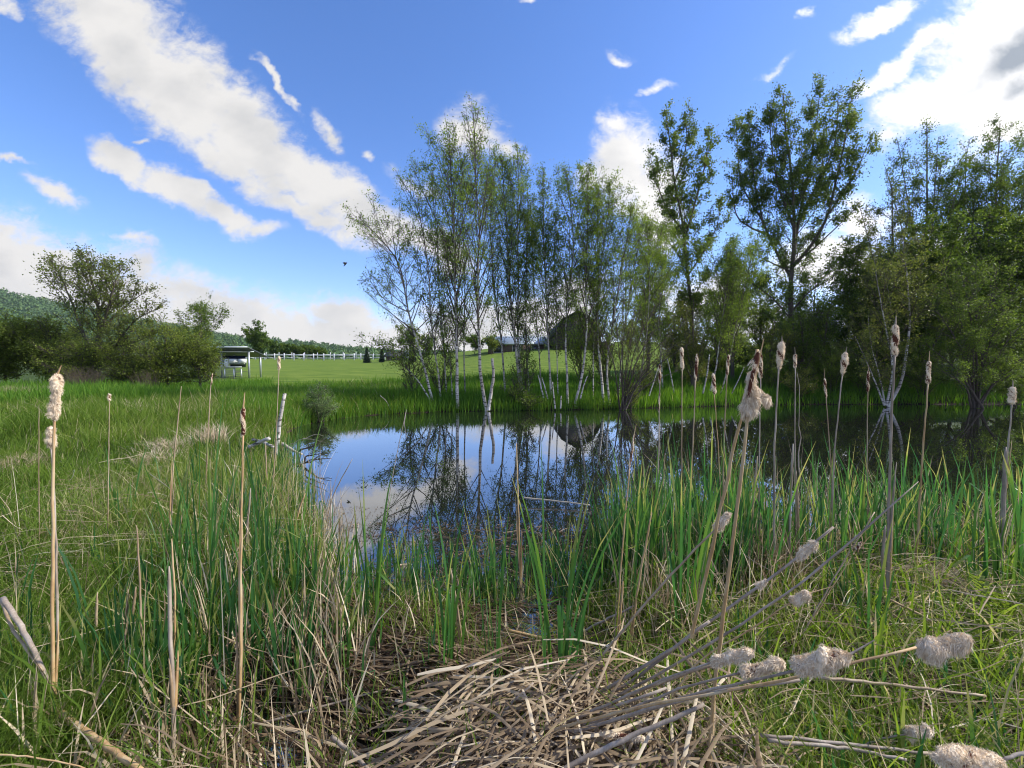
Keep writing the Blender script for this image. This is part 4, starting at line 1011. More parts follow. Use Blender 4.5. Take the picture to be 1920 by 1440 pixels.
# foreground grass: right corner, left corner, and between the reeds
def fg(n, test, hm, tmin, tmax, label, name, strawf=.12, lean=.6, wd=.0045, rr=(1.0, 6.5)):
    x, y = sample_polar(n, rr[0], rr[1], -60, 60); d = sdf(x, y)
    m = test(x, y) & (d > -.05); x, y = x[m], y[m]
    t = RNG.uniform(tmin, tmax, len(x)); st = RNG.random(len(x)) < strawf; t[st] = RNG.uniform(.88, 1, st.sum())
    grass(name, x, y, hm, .4, wd, M['grass'], t, lean, .8, label, K=5)
fg(40000, lambda x, y: (x > .62 + .2 * np.sin(y * 4)) & (x > 2.0 - y * .75), .22, .25, .85, 'bright green grass with straw in the near right corner', 'corner_grass', .13)
fg(17000, lambda x, y: (x < -1.35 + .15 * np.sin(y * 5)), .26, .1, .75, 'green grass among dead stalks in the near left corner', 'near_grass', .18)
fg(16000, lambda x, y: (np.abs(x) < 2.0) & (y > 2.5) & (patchy(x, y, 2.2, 3) > .35), .20, .2, .8, 'thin wet grass at the water edge between the reeds', 'waterside_grass', .1, rr=(2.4, 4.3))
fg(2600, lambda x, y: (np.abs(x) < 1.6) & (y < 2.6), .2, .2, .8, 'scattered green shoots coming through the dead reed mat', 'grass_shoots', .1, rr=(1.5, 2.8))

fg(5200, lambda x, y: (x > .55) & (x > 2.0 - y * .75), .30, .2, .8, 'broader grass blades and weeds standing in the near right corner', 'corner_weeds', .15, .45, .010)
fg(2600, lambda x, y: (x < -1.2), .32, .2, .8, 'broader grass blades standing in the near left corner', 'corner_weeds', .2, .4, .009)
fg(2600, lambda x, y: (x > .4) & (x > 1.8 - y * .75), .42, .3, .9, 'long arching grass stems on the right', 'corner_weeds', .45, 1.0, .004)
# dead reed litter: flattened ribbons and stalks, thick in the middle foreground
def litter(name, n, xr, yr, l0, l1, w0, w1, label, ang=0.0, angv=.35, zs=.10, material='straw', tmin=.15, tmax=.95, lift=0.0, mask=None, centre=None):
    x = RNG.uniform(xr[0], xr[1], n); y = RNG.uniform(yr[0], yr[1], n)
    if mask is not None:
        m = mask(x, y); x, y = x[m], y[m]
    n = len(x)
    L = RNG.uniform(l0, l1, n) ** 1.0; a = ang + RNG.normal(0, angv, n) + (.35 * np.sin(x * 1.7) if centre is None else 0)
    if centre is not None:
        a = np.arctan2(y - centre[1], x - centre[0]) + RNG.normal(0, angv, n)
    K = 5; s = np.linspace(-.5, .5, K)[None, :]
    bendk = RNG.normal(0, .13, n)[:, None]
    px = x[:, None] + L[:, None] * (s * np.cos(a)[:, None] - bendk * s ** 2 * np.sin(a)[:, None])
    py = y[:, None] + L[:, None] * (s * np.sin(a)[:, None] + bendk * s ** 2 * np.cos(a)[:, None])
    tilt = RNG.normal(0, .10, n)[:, None]; zb = np.abs(RNG.normal(0, zs, n))[:, None]
    pz = np.maximum(height(px, py), -.02) + .012 + zb + lift + tilt * s * L[:, None] - .10 * L[:, None] * s ** 2 * 2
    pz = np.maximum(pz, np.maximum(height(px, py), 0) + .006)
    pts = np.stack([px, py, pz], -1)
    T = norm(np.gradient(pts, axis=1)); side = norm(np.cross(T, norm(RNG.normal(0, .45, (n, 1, 3)) + np.array([0, 0, 1.0]))))
    w_ = RNG.uniform(w0, w1, n)[:, None, None] * np.array([.7, 1, 1, .9, .5])[None, :, None] * .5
    Lf = pts - side * w_; Rt = pts + side * w_; mid = pts + np.cross(side, T) * w_ * .35
    vs = np.stack([Lf, mid, Rt], 2).reshape(-1, 3)
    idx = np.arange(n * K * 3).reshape(n, K, 3)
    q = np.concatenate([np.stack([idx[:, :-1, j], idx[:, :-1, j + 1], idx[:, 1:, j + 1], idx[:, 1:, j]], -1).reshape(-1, 4) for j in (0, 1)])
    t = rep((tmin + (tmax - tmin) * RNG.random(n) ** 1.75) * (1 - .45 * ss(1.8, 2.4, y) * (name == 'dead_reed_mat')), K * 3)
    o = make_mesh(name, vs, q, M[material], tint=t); tag(o, label, kind='stuff'); return o
mat_mask = lambda x, y: (sdf(x, y) > .1) & (y > 1.25) & (patchy(x, y, 1.9, 7) > .22) & (in_pool(x, y) < RNG.uniform(.1, .9, len(x))) & ((x < 1.5 - .3 * (y - 1.5)) | (RNG.random(len(x)) < .5)) & ((x > -1.35) | (RNG.random(len(x)) < .5))
litter('dead_reed_mat', 8200, (-2.3, 2.3), (1.4, 3.0), .1, .7, .004, .013, 'matted brown and grey dead reeds lying flat at the pond edge', -.12, .5, .035, mask=mat_mask, tmin=.03, tmax=1)
litter('dead_reed_mat', 2500, (-1.9, 1.6), (1.4, 3.0), .05, .3, .002, .006, 'fine red brown crumbs of reed under the mat', 0, 1.0, .02, mask=mat_mask, tmin=.0, tmax=.45)
litter('dead_reed_mat', 800, (-1.6, 1.2), (1.7, 2.9), .5, 1.2, .005, .011, 'longer flattened dead stalks crossing the reed mat', -.16, .22, .045, mask=mat_mask, tmin=.1, tmax=.85)
litter('dead_leaf_tangle', 1700, (.6, 3.6), (1.2, 4.2), .12, .7, .002, .007, 'pale dry reed leaves tangled through the grass on the right', .2, .8, .14, mask=lambda x, y: sdf(x, y) > .05, tmin=.35, tmax=1)
litter('dead_leaf_tangle', 2600, (-5.5, -1.2), (1.3, 6.0), .15, .7, .003, .008, 'dry reed leaves tangled through the grass on the left', .3, .9, .14, mask=lambda x, y: (sdf(x, y) > .05) & (patchy(x, y, 1.1, 2) > .45), tmin=.3, tmax=1)
litter('dead_leaf_tangle', 1500, (-.4, 1.0), (1.35, 2.0), .15, .7, .006, .016, 'curled papery dead leaves at the foot of the fallen stalk bundle', .5, .7, .12, tmin=.3, tmax=.95)
litter('floating_debris', 900, (-1.9, 1.5), (3.1, 4.6), .02, .22, .003, .007, 'short floating bits of reed on the near water', 0, 1.2, .0, tmin=.1, tmax=.5)

litter('floating_debris', 2600, (-2.2, 1.8), (3.0, 5.2), .008, .03, .004, .009, 'fine brown scum and seeds drifting on the near water', 0, 1.6, .0, tmin=.1, tmax=.6, mask=lambda x, y: patchy(x, y, 2.1, 5) > .5)
# green cattail leaves -----------------------------------------------------
def clump_arrays(cx, cy, n, h, spread_=.05, lean=.16, w=.016, hz_=None):
    x = cx + RNG.normal(0, spread_, n); y = cy + RNG.normal(0, spread_, n)
    z = height(x, y) if hz_ is None else np.full(n, hz_); z = np.maximum(z, -.12)
    a = np.arctan2(y - cy, x - cx) + RNG.normal(0, .5, n)
    hh = h * np.clip(RNG.normal(.85, .18, n), .35, 1.15)
    return np.stack([x, y, z - .03], -1), hh, w * RNG.uniform(.7, 1.25, n), np.abs(RNG.normal(lean, lean * .5, n)), a
def clump(label, px, by, top, n=10, spread_=.035, lean=.14, w=.016, tmin=.3, tmax=.8, D=None):
    g = G(px, by) if D is None else P(px, by, D)
    Hh = (P(px, top, g[1])[2] - g[2])
    b, hh, ww, ln, a = clump_arrays(g[0], g[1], n, Hh * 1.08, spread_, lean, w)
    fa = RNG.normal(0, .75, n)
    v, q = blades(b, hh, ww, ln, a, RNG.uniform(.5, .9, n), K=7, face=fa, profile='reed')
    t = tipdry(rep(RNG.uniform(tmin, tmax, n), 14), n, 7, .3)
    kk = RNG.random(n) < .15; v3 = v.reshape(n, 7, 2, 3); dv = norm(RNG.normal(size=(n, 1, 3)) * [1, 1, 0]); j = v3[kk][:, 3:4]; f_ = np.array([0, .6, 1.1, 1.5])[None, :, None, None]
    v3[kk, 3:] = j + dv[kk][:, None] * f_ * .09 - np.array([0, 0, .055]) * f_; v = v3.reshape(-1, 3)
    # tips a little drier
    o = make_mesh('cattail_leaves', v, q, M['reed'], tint=t)
    tag(o, label, 'cattail plant', 'green cattail leaf clumps in the foreground'); return o
for a in [
    ('single small green shoot clump standing on the reed mat', 567, 1322, 1190, 6, .012, .06, .014),
    ('lone green shoot standing right of the small clump on the mat', 762, 1382, 1240, 2, .005, .03, .011),
    ('green cattail clump left of centre with tall middle leaves', 697, 1192, 870, 9, .03, .12),
    ('short green cattail clump behind the small shoots', 648, 1150, 950, 5, .02, .12),
    ('green cattail clump beside the white bent dead leaves', 838, 1250, 985, 9, .03, .12),
    ('narrow cattail clump with four long leaves near the centre', 930, 1312, 970, 7, .016, .13),
    ('broad fan of cattail leaves right of the centre', 1052, 1305, 905, 15, .035, .18),
    ('cattail clump between the two leaning tan stalks', 1172, 1180, 960, 7, .03, .12),
    ('bright dense cattail clump right of the tan stalks', 1285, 1198, 850, 13, .04, .13, .02),
    ('small cattail clump in front of the bright dense one', 1245, 1290, 1215, 4, .012, .06, .013),
    ('cattail clump left of the small dead bunch', 500, 1170, 850, 10, .045, .13),
    ('tall leafy cattail clump left of the brown spike', 385, 1150, 800, 12, .05, .12),
    ('cattail clump right of the brown spike', 520, 1120, 830, 11, .05, .12),
    ('dark green cattail clump on the left meadow edge', 222, 985, 850, 8, .06, .10, .02),
    ('green cattail clump at the foot of the thin left stalk', 330, 1110, 880, 9, .05, .14),
    ('cattail clump with yellowish leaves at the left', 300, 1180, 1010, 8, .05, .2),
    ('cattail clump behind the fluffy lying heads', 1635, 1235, 1010, 8, .025, .09),
    ('short cattail clump under the large lying white head', 1525, 1400, 1290, 5, .02, .08, .018),
    ('cattail clump right of the large lying white head', 1648, 1330, 1195, 5, .015, .07, .018),
    ('dark cattail clump near the right edge with the tallest leaves', 1880, 1130, 860, 12, .05, .13, .02),
    ('cattail clump left of the dark one near the right edge', 1840, 1120, 900, 8, .05, .12, .018),
    ('cattail clump rising at the right edge of the view', 1925, 1100, 830, 10, .05, .12, .02),
    ('cattail clump behind the thick grey stem', 1700, 1080, 830, 8, .06, .10),
    ('upright cattail clump between two headed stems on the right', 1612, 1060, 830, 8, .05, .09),
    ('loose cattail clump behind the torn fluffy head', 1450, 1080, 860, 9, .06, .12),
    ('cattail clump at the water edge left of the bright dense one', 1215, 1110, 830, 10, .07, .09),
    ('tall cattail clump in the middle of the right hand reeds', 1330, 1080, 800, 12, .08, .10),
    ('slim cattail clump standing in the water at the left', 585, 1190, 960, 6, .025, .12),
    ('dark narrow leaves just left of the slim clump', 560, 1130, 930, 6, .03, .15),
]: clump(*a)
def reed_mass(name, n_cl, test, h, label, rr, az, tmin=.2, tmax=.8, per=7, w=.014):
    cx, cy = sample_polar(n_cl, rr[0], rr[1], az[0], az[1]); m = test(cx, cy); cx, cy = cx[m], cy[m]
    B = [clump_arrays(a, b, per, h * RNG.uniform(.38, 1.12), .06, .15, w) for a, b in zip(cx, cy)]
    b, hh, ww, ln, a = [np.concatenate([k[i] for k in B]) for i in range(5)]
    v, q = blades(b, hh, ww, ln, a, RNG.uniform(.4, .9, len(b)), K=5, profile='reed')
    t = tipdry(np.repeat(RNG.uniform(tmin, tmax, len(b)) ** 1.5, 10), len(b), 5, .22)
    n_ = len(b); kk = RNG.random(n_) < .16; v3 = v.reshape(n_, 5, 2, 3); dv = norm(RNG.normal(size=(n_, 1, 3)) * [1, 1, 0]); j = v3[kk][:, 2:3]; f_ = np.array([0, .8, 1.6])[None, :, None, None]
    v3[kk, 2:] = j + dv[kk][:, None] * f_ * .1 - np.array([0, 0, .06]) * f_; v = v3.reshape(-1, 3)
    o = make_mesh(name, v, q, M['reed'], tint=t); tag(o, label, kind='stuff')
reed_mass('reed_bed', 150, lambda x, y: (sdf(x, y) > -.12) & (sdf(x, y) < 1.5) & (y < 10), .78, 'dense bed of green reeds along the left shore', (2.6, 10.5), (-46, -25))
reed_mass('reed_bed', 45, lambda x, y: (sdf(x, y) > -.1) & (sdf(x, y) < 1.6) & (y < 5.5), .62, 'green reeds at the left foreground among dead stems', (2.3, 4.8), (-47, -20))
reed_mass('reed_bed', 190, lambda x, y: (sdf(x, y) > -.7) & (sdf(x, y) < .8) & (x > .7), 1.05, 'dense bed of green reeds along the right near shore', (3.2, 6.2), (12, 30))
reed_mass('reed_bed', 270, lambda x, y: (sdf(x, y) > -.8) & (sdf(x, y) < 1.0) & (x > .7) & (patchy(x, y, 1.6, 4) > .40), 1.0, 'thinner green reeds along the right near shore', (3.6, 8.5), (27, 54))
reed_mass('reed_bed', 75, lambda x, y: (sdf(x, y) > -.55) & (sdf(x, y) < .75), .66, 'sparse young reeds in the shallow water in front', (3.0, 4.2), (-20, 14))
reed_mass('reed_bed', 85, lambda x, y: (sdf(x, y) > .2) & (x < -1.6), .55, 'lighter reeds and sedges scattered through the left meadow', (2.4, 8), (-60, -26), .3, 1.0, 8, .010)
reed_mass('reed_shoots', 26, lambda x, y: (np.abs(x) < 1.3) & (y > 2.0), .4, 'young green reed shoots rising through the dead mat', (2.0, 3.2), (-30, 30), .3, .9, 4, .011)
reed_mass('reed_shoots', 46, lambda x, y: (x < -1.0) & (y > 1.5) & (sdf(x, y) > 0), .5, 'broad blue green reed blades in the near left corner', (1.9, 4), (-56, -22), .0, .55, 7, .015)
reed_mass('reed_shoots', 42, lambda x, y: (x > .8) & (x > 2.1 - y * .6) & (sdf(x, y) > 0), .45, 'broad blue green reed blades in the near right corner', (1.9, 4), (20, 56), .0, .6, 6, .015)
# dry standing reed leaves mixed in the beds
def dry_mass(n, test, h, label, rr, az, w=.008):
    x, y = sample_polar(n, rr[0], rr[1], az[0], az[1]); m = test(x, y); x, y = x[m], y[m]; n = len(x)
    b = np.stack([x, y, np.maximum(height(x, y), -.1) - .02], -1)
    v, q = blades(b, h * RNG.uniform(.3, 1.1, n), w * RNG.uniform(.6, 1.3, n), np.abs(RNG.normal(.25, .25, n)), RNG.uniform(0, 6.28, n), RNG.uniform(.2, 1, n), K=5, profile='reed')
    o = make_mesh('dry_reeds', v, q, M['straw'], tint=rep(RNG.uniform(.3, 1, n), 10)); tag(o, label, kind='stuff')
dry_mass(1300, lambda x, y: (sdf(x, y) > -.3) & (sdf(x, y) < 1.2), .6, 'dry standing reed leaves mixed into the left reed bed', (2.2, 9), (-46, -20))
dry_mass(1900, lambda x, y: (sdf(x, y) > -.5) & (sdf(x, y) < 1.0), .6, 'dry standing reed leaves mixed into the right reed bed', (2.6, 6.5), (14, 52))
dry_mass(260, lambda x, y: (sdf(x, y) > -.1) & (sdf(x, y) < 1.2), .35, 'dry broken leaves standing along the near water edge', (2.3, 3.8), (-20, 14))

dry_mass(520, lambda x, y: (x < -.7) & (x > -2.4) & (y > 1.5), .42, 'dry broken leaves standing in the near left corner', (1.6, 3.0), (-56, -22), .010)
dry_mass(150, lambda x, y: (sdf(x, y) > .0) & (x < -1.0), .85, 'thin dead stems standing above the left reeds', (2.4, 8), (-56, -24), .004)
dry_mass(130, lambda x, y: (sdf(x, y) < .8) & (x > .6), .95, 'thin dead stems standing above the right reeds', (3.0, 6.5), (14, 50), .005)
# tan dry tufts in the left meadow
def tuft(label, px, by, D, hw, H, n, tmin=.6, tmax=1, lean=.9):
    g = P(px, by, D); g[2] = hz(g[0], D)
    x = g[0] + RNG.normal(0, hw * .5, n); y = g[1] + RNG.normal(0, hw * .35, n)
    v, q = blades(np.stack([x, y, height(x, y) - .02], -1), H * RNG.uniform(.5, 1.2, n), (.004 + .0008 * D) * RNG.uniform(.6, 1.2, n), np.abs(RNG.normal(lean, .4, n)), RNG.uniform(0, 6.28, n), RNG.uniform(.5, 1.2, n), K=5)
    o = make_mesh('dry_grass_tuft', v, q, M['straw'], tint=rep(RNG.uniform(tmin, tmax, n), 10)); tag(o, label, 'grass tuft', 'dry tufts in the left meadow')
tuft('tan mound of dry grass at the left edge below the shrubs', 22, 760, 15, .8, .55, 900, .45, .85, .6)
tuft('flattened heap of pale dry grass at the left edge', 25, 905, 6.3, .45, .22, 900, .5, .9)
tuft('small bleached tuft standing in the middle of the meadow', 258, 778, 11, .18, .45, 70, .8, 1, .35)
tuft('dry drooping tuft left of the birch log', 290, 890, 6.6, .3, .3, 380)
tuft('bleached drooping tuft behind the thin bare stalk', 318, 870, 7.4, .3, .34, 300, .7, 1)
tuft('dry tuft around the base of the slim left cattail', 395, 840, 8, .3, .5, 260, .6, 1, .6)
tuft('spiky grey dry tuft in the left reeds', 325, 960, 5.2, .2, .25, 200, .5, .9)
tuft('brown dead tussock on the right behind the lying heads', 1440, 1090, 3.3, .22, .4, 420, .3, .8, .7)
tuft('dry tangle among the reeds near the right edge', 1760, 1110, 3.2, .35, .2, 420, .5, 1, 1.1)

# ------------------------------------------------------------------ birch snag, logs and branches at the left shore
pole_thing('birch_snag', 'white broken birch snag leaning right out of the reeds at the left shore', 'dead trunk', [(512, 905, 7.6), (520, 830, 7.6), (527, 775, 7.6), (534, 738, 7.6)], .040, .030, M['birch'])
pole_thing('birch_log', 'pale birch log lying in the reeds left of the snag', 'log', [(468, 838, 7.4), (485, 830, 7.3), (505, 822, 7.2)], .034, .03, M['birch'])
pole_thing('birch_log', 'peeling birch log behind the reeds under the snag', 'log', [(474, 824, 7.9), (493, 829, 7.7), (512, 838, 7.5)], .03, .025, M['birch'])
pole_thing('birch_log', 'grey birch log at the waterline right of the snag', 'log', [(530, 832, 7.7), (545, 842, 7.6), (566, 852, 7.5)], .03, .02, M['palestem'])
def twiggy(name, label, cat, lines, r, m):
    vs, qs, off = [], [], 0
    for pts in lines:
        s = smooth_path(np.array([P(*p) for p in pts]), 9); s += RNG.normal(0, .008, s.shape)
        v, q = tubes(s[None], np.linspace(r, r * .25, 9)[None], 5); vs.append(v); qs.append(q + off); off += len(v)
    o = make_mesh(name, np.vstack(vs), np.vstack(qs), m); tag(o, label, cat); return o
twiggy('fallen_branch', 'dark fallen branch forking out over the water at the left shore', 'branch',
       [[(548, 872, 7.5), (572, 868, 7.4), (590, 858, 7.3), (620, 848, 7.3)], [(570, 868, 7.4), (575, 855, 7.3), (600, 852, 7.2), (612, 845, 7.2)], [(572, 868, 7.4), (595, 862, 7.2), (622, 858, 7.2)], [(560, 845, 7.5), (590, 835, 7.4), (612, 820, 7.5)], [(548, 872, 7.5), (562, 882, 7.2), (568, 900, 7.0)]], .018, M['twig'])
twiggy('bare_branch', 'thin bare branch arching over the cloud reflection at the left shore', 'branch', [[(545, 832, 8), (575, 822, 7.9), (600, 826, 7.9), (612, 830, 7.9)], [(570, 822, 8), (590, 816, 8), (608, 818, 8)]], .007, M['palestem'])
pole_thing('floating_stick', 'pale straight stick floating in the middle of the pond', 'stick', [(982, 933, 5.33), (1040, 939, 5.25), (1106, 947, 5.12)], .011, .008, M['palestem'])
for lab, pts in [('bent pale reed kinked over the far water', [(713, 742, 16.2), (724, 752, 16), (734, 771, 15.9)]), ('short pale reed standing in the far water', [(757, 800, 13), (759, 786, 13), (762, 768, 13)]),
                 ('small pale reed at the far waterline left', [(636, 768, 15.6), (640, 760, 15.6), (644, 752, 15.6)])]:
    pole_thing('dead_reed', lab, 'reed', pts, .016, .008, M['palestem'], 'single dead reeds in the far water')

# ------------------------------------------------------------------ cattails
def fibres(cen, R, n, L, w_, tang, hang=.3, jit=.5):
    """small fluff ribbons; cen (n,3) points on the surface, R outward normals"""
    sw = np.sin(cen * 160 + 1.3)[:, [1, 2, 0]] * .55
    d = norm(R * RNG.uniform(.02, .45, (n, 1)) + RNG.normal(0, jit * .45, (n, 3)) - tang * .35 + sw - np.array([0, 0, hang]))
    side = norm(np.cross(d, RNG.normal(size=(n, 3)))); l = L * RNG.uniform(.4, 1.2, (n, 1)); w2 = w_ * RNG.uniform(.5, 1.2, (n, 1))
    a = cen - d * l * .25; b_ = cen + d * l * .5 - np.array([0, 0, hang * .15]) * l; c_ = cen + d * l * .85 - np.array([0, 0, hang * .6]) * l
    v = np.stack([a - side * w2, a + side * w2, b_ + side * w2 * .9, b_ - side * w2 * .9, c_ + side * w2 * .2, c_ - side * w2 * .2], 1).reshape(-1, 3)
    i = np.arange(n)[:, None] * 6
    q = np.concatenate([i + np.array([[0, 1, 2, 3]]), i + np.array([[3, 2, 4, 5]])])
    return v, q
def seed_head(path, rad, style, parent, lump=.3, brown=.5, nf=400, sides=20, rows=40, L=.010, hang=.3, shape=None, part='seed_head'):
    rad = rad * .78; nf = int(nf * 2.2); L = L * .95
    """path: (rows,3) centre line of the head"""
    path = smooth_path(path, rows); T = norm(np.gradient(path, axis=0)); s = np.linspace(0, 1, rows)
    base_r = rad * (np.clip(np.sin(np.pi * np.clip(s, .0, 1)) * 3.5, 0, 1) ** .5 * .92 + .08)
    if shape is not None: base_r = base_r * np.interp(s, np.linspace(0, 1, len(shape)), shape)
    v, q = tubes(path[None], base_r[None], sides); v = v.reshape(rows, sides, 3)
    out = v - path[:, None]; on = norm(out)
    ph = RNG.uniform(0, 6.28, 8); a = np.linspace(0, 2 * np.pi, sides, endpoint=False)
    nzv = sum(np.sin((k + 1) * a[None, :] * (1 if k < 3 else 2) + s[:, None] * (9 + 7 * k) + ph[k]) / (k + 1.2) for k in range(5)) / 1.6
    nzv = nzv + RNG.normal(0, .25, nzv.shape)
    fluff = nzv > (brown * 2 - 1) * 1.0
    big = np.sin(s * 7.3 + ph[6])[:, None] * .5 + np.sin(a[None] * 2 + s[:, None] * 5 + ph[7]) * .5
    disp = np.where(fluff, np.abs(nzv) * lump * .7 + lump * .1 + big * lump * .45, nzv * .05) - .1
    v2 = v + on * (rad * disp * np.clip(base_r / rad, .1, 1)[:, None])[..., None]
    tint = np.where(fluff, .72 + .2 * np.clip(nzv, -1, 1) + RNG.normal(0, .06, nzv.shape), .12 + RNG.normal(0, .07, nzv.shape))
    vv = v2.reshape(-1, 3); tt = tint.ravel()
    cand = np.flatnonzero(fluff.ravel()); 
    if len(cand) == 0: cand = np.arange(len(vv))
    pick = RNG.choice(cand, nf); cen = vv[pick] + RNG.normal(0, rad * .12, (nf, 3)); Rn = on.reshape(-1, 3)[pick]; tg = np.repeat(T[:, None], sides, 1).reshape(-1, 3)[pick]
    fv, fq = fibres(cen, Rn, nf, L, L * .024 + .0002, tg, hang)
    caps = tube_caps(1, rows, sides)
    o = make_mesh(part, np.vstack([vv, fv]), [q, fq + len(vv)] + caps, M['head'], parent, tint=np.clip(np.concatenate([tt, rep(np.clip(RNG.normal(.85, .12, nf), .45, 1), 6)]), 0, 1))
    return o
CG = 'cattail stalks with seed heads'
def cattail(label, pts, D, r=.006, head=None, spike=None, m='stalk', style='brown', hr=0.0101, brown=.5, lump=.3, nf=400, L=.010, hang=.3, shape=None, cat='cattail', name='cattail', extra_heads=(), tip=None, rfac=.6, group=CG, sheath=False):
    """pts: [(px,py)] from the base up (or with a third value, the distance). head: ((px,py),(px,py)) ends of the seed head"""
    def p3(p, k=None): return P(p[0], p[1], p[2] if len(p) > 2 else D)
    if D is None and len(pts[0]) == 2:
        g = G(*pts[0]); D = g[1]
    A = np.array([p3(p) for p in pts]); 
    gz = max(hz(A[0][0], A[0][1]), -.1)
    if len(pts[0]) == 2 or pts[0][2] == D: A[0][2] = min(A[0][2], gz + .02) if A[0][2] - gz < .25 else A[0][2]
    s = smooth_path(A, 18); s[1:-1] += RNG.normal(0, .0012, (16, 3))
    root = thing(name, label, cat, A[0], group)
    R = np.linspace(r, r * rfac, 18) * .88
    R *= 1 + .10 * (np.arange(18) % 5 == 2)
    if not head: R[-1] *= .35; R[-2] *= .8
    v, q = tubes(s[None], R[None], 7); make_mesh('stem', v, [q, tube_caps(1, 18, 7)[1]], M[m], root)
    if sheath:  # dried leaf sheaths hugging the lower stem
        k = RNG.integers(2, 4)
        for i in range(k):
            a0 = RNG.uniform(.0, .35); l = RNG.uniform(.25, .45); ii = np.linspace(a0, min(a0 + l, .8), 8)
            pp, _ = interp_path(s, ii); off = norm(RNG.normal(0, 1, (1, 3)) * np.array([1, 1, 0])) * np.linspace(r * .4, r * 2.2 + RNG.uniform(0, .008), 8)[:, None]
            vv, qq = tubes((pp + off)[None], (np.array([1.1, 1.1, 1.0, .9, .8, .65, .45, .15]) * r * .72)[None], 5); make_mesh('leaf_sheath', vv, [qq, tube_caps(1, 8, 5)[1]], M[RNG.choice(['stalk', 'stalk_grey', 'stalk_orange'])], root)
    hs = ([head] if head else []) + list(extra_heads)
    for j, h in enumerate(hs):
        kw = dict(brown=brown, lump=lump, nf=nf, L=L, hang=hang, shape=shape); rr = hr
        if len(h) > 2: kw.update(h[2]); rr = kw.pop('hr', hr)
        seed_head(np.array([p3(x) for x in h[:2]]), rr, style, root, **kw)
    if spike:
        e0 = p3(head[1]); e1 = p3(spike); v, q = tubes(smooth_path([e0, e1], 5)[None], np.linspace(r * .5, r * .2, 5)[None], 5); make_mesh('spike', v, q, M[m], root)
    return root
# standing cattails, left to right
cattail('big ragged cream cattail head on the tall leftmost stalk', [(99, 1385), (99, 1200), (99, 1000), (100, 850), (104, 700)], None, .0085, ((101, 786), (108, 701)), (115, 685), 'stalk_orange', hr=0.0176, brown=.1, lump=.6, nf=1600, L=.014, shape=[.6, 1, 1.1, 1, .75, .9, 1.15, 1.2, 1], sheath=True, rfac=.55)
cattail('second cream cattail head, just below the big ragged leftmost one', [(110, 1300), (107, 1100), (101, 920), (96, 836)], None, .0075, ((97, 838), (95, 800)), None, 'stalk_grey', hr=0.0160, brown=.2, lump=.5, nf=900, L=.013)
cattail('reddish brown cattail head flecked with cream on a tan stalk, left of the pond', [(448, 1372), (451, 1150), (453, 950), (456, 817)], None, .0085, ((456, 818), (456, 764)), (459, 736), 'stalk_orange', hr=0.0109, brown=.62, lump=.3, nf=500, sheath=True, rfac=.5)
cattail('pale cattail head above the birch snag', [(508, 935), (516, 850), (520, 760), (523, 694)], 5.2, .008, ((523, 693), (523, 668)), None, 'stalk', hr=0.0185, brown=.3, lump=.4, nf=400, L=.02)
cattail('thin weathered cattail on a pale stalk left of the snag', [(384, 940), (390, 820), (394, 740), (396, 716)], 5.2, .010, ((396, 722), (398, 700)), None, 'stalk', hr=0.0101, brown=.5, lump=.2, nf=150)
cattail('tiny cattail head low over the left meadow', [(202, 1045), (203, 900), (205, 752)], None, .005, ((205, 752), (204, 738)), None, 'stalk', hr=0.0118, brown=.5, lump=.3, nf=200)
cattail('shredded cattail head leftmost of those in front of the dark trees', [(1232, 1000), (1234, 900), (1236, 800), (1237, 716)], 3.7, .007, ((1237, 718), (1237, 684)), None, 'stalk_grey', hr=0.0118, brown=.55, lump=.35, nf=300, extra_heads=(((1235, 772), (1237, 735), dict(hr=0.0067, brown=.5)),))
cattail('cream cattail head second from the left of the right hand group', [(1277, 1010), (1278, 850), (1279, 692)], 3.6, .007, ((1279, 693), (1278, 651)), None, 'stalk', hr=0.0168, brown=.25, lump=.4, nf=500, L=.013)
cattail('long red brown cattail head third from the left of the right hand group', [(1286, 1060), (1296, 900), (1304, 712)], 3.3, .0075, ((1304, 713), (1307, 664)), None, 'stalk', hr=0.0151, brown=.62, lump=.2, nf=350)
cattail('short spotted cattail head hanging lowest beside the torn one', [(1356, 1050), (1348, 860), (1339, 738)], 3.4, .005, ((1340, 739), (1337, 700)), None, 'stalk_orange', hr=0.0168, brown=.45, lump=.3, nf=350)
cattail('speckled cattail head with cream top left of the torn one', [(1356, 1040), (1357, 860), (1363, 702)], 3.5, .0075, ((1363, 704), (1366, 665)), None, 'stalk', hr=0.0126, brown=.5, lump=.3, nf=350)
# torn double head in front
cattail('large torn cattail head with a tuft of cream fluff blown to the right', [(1328, 1440, 1.55), (1343, 1260, 1.55), (1372, 1040, 1.55), (1390, 880, 1.55), (1403, 770, 1.55), (1412, 690, 1.55), (1420, 655, 1.55)], 1.55, .0085,
        ((1402, 778, 1.56), (1410, 738, 1.56)), (1432, 635, 1.55), 'stalk_orange', hr=.019, brown=-.2, lump=.7, nf=2200, L=.026, hang=.5, shape=[.7, 1.2, 1.3, 1],
        extra_heads=(((1406, 748, 1.56), (1410, 697, 1.56), dict(hr=.016, brown=.1, lump=.8, nf=1300, L=.022, shape=[1.2, 1, .8, .7])), ((1408, 726, 1.56), (1444, 752, 1.56), dict(hr=.011, brown=-.3, lump=.7, nf=1500, L=.026, hang=.6, shape=[1.4, 1, .8, .7])),
                     ((1401, 750, 1.535), (1414, 690, 1.535), dict(hr=.0075, brown=.93, lump=.15, nf=40)), ((1413, 698), (1421, 657), dict(hr=.0095, brown=.8, lump=.15, nf=60))), sheath=False, rfac=.7)
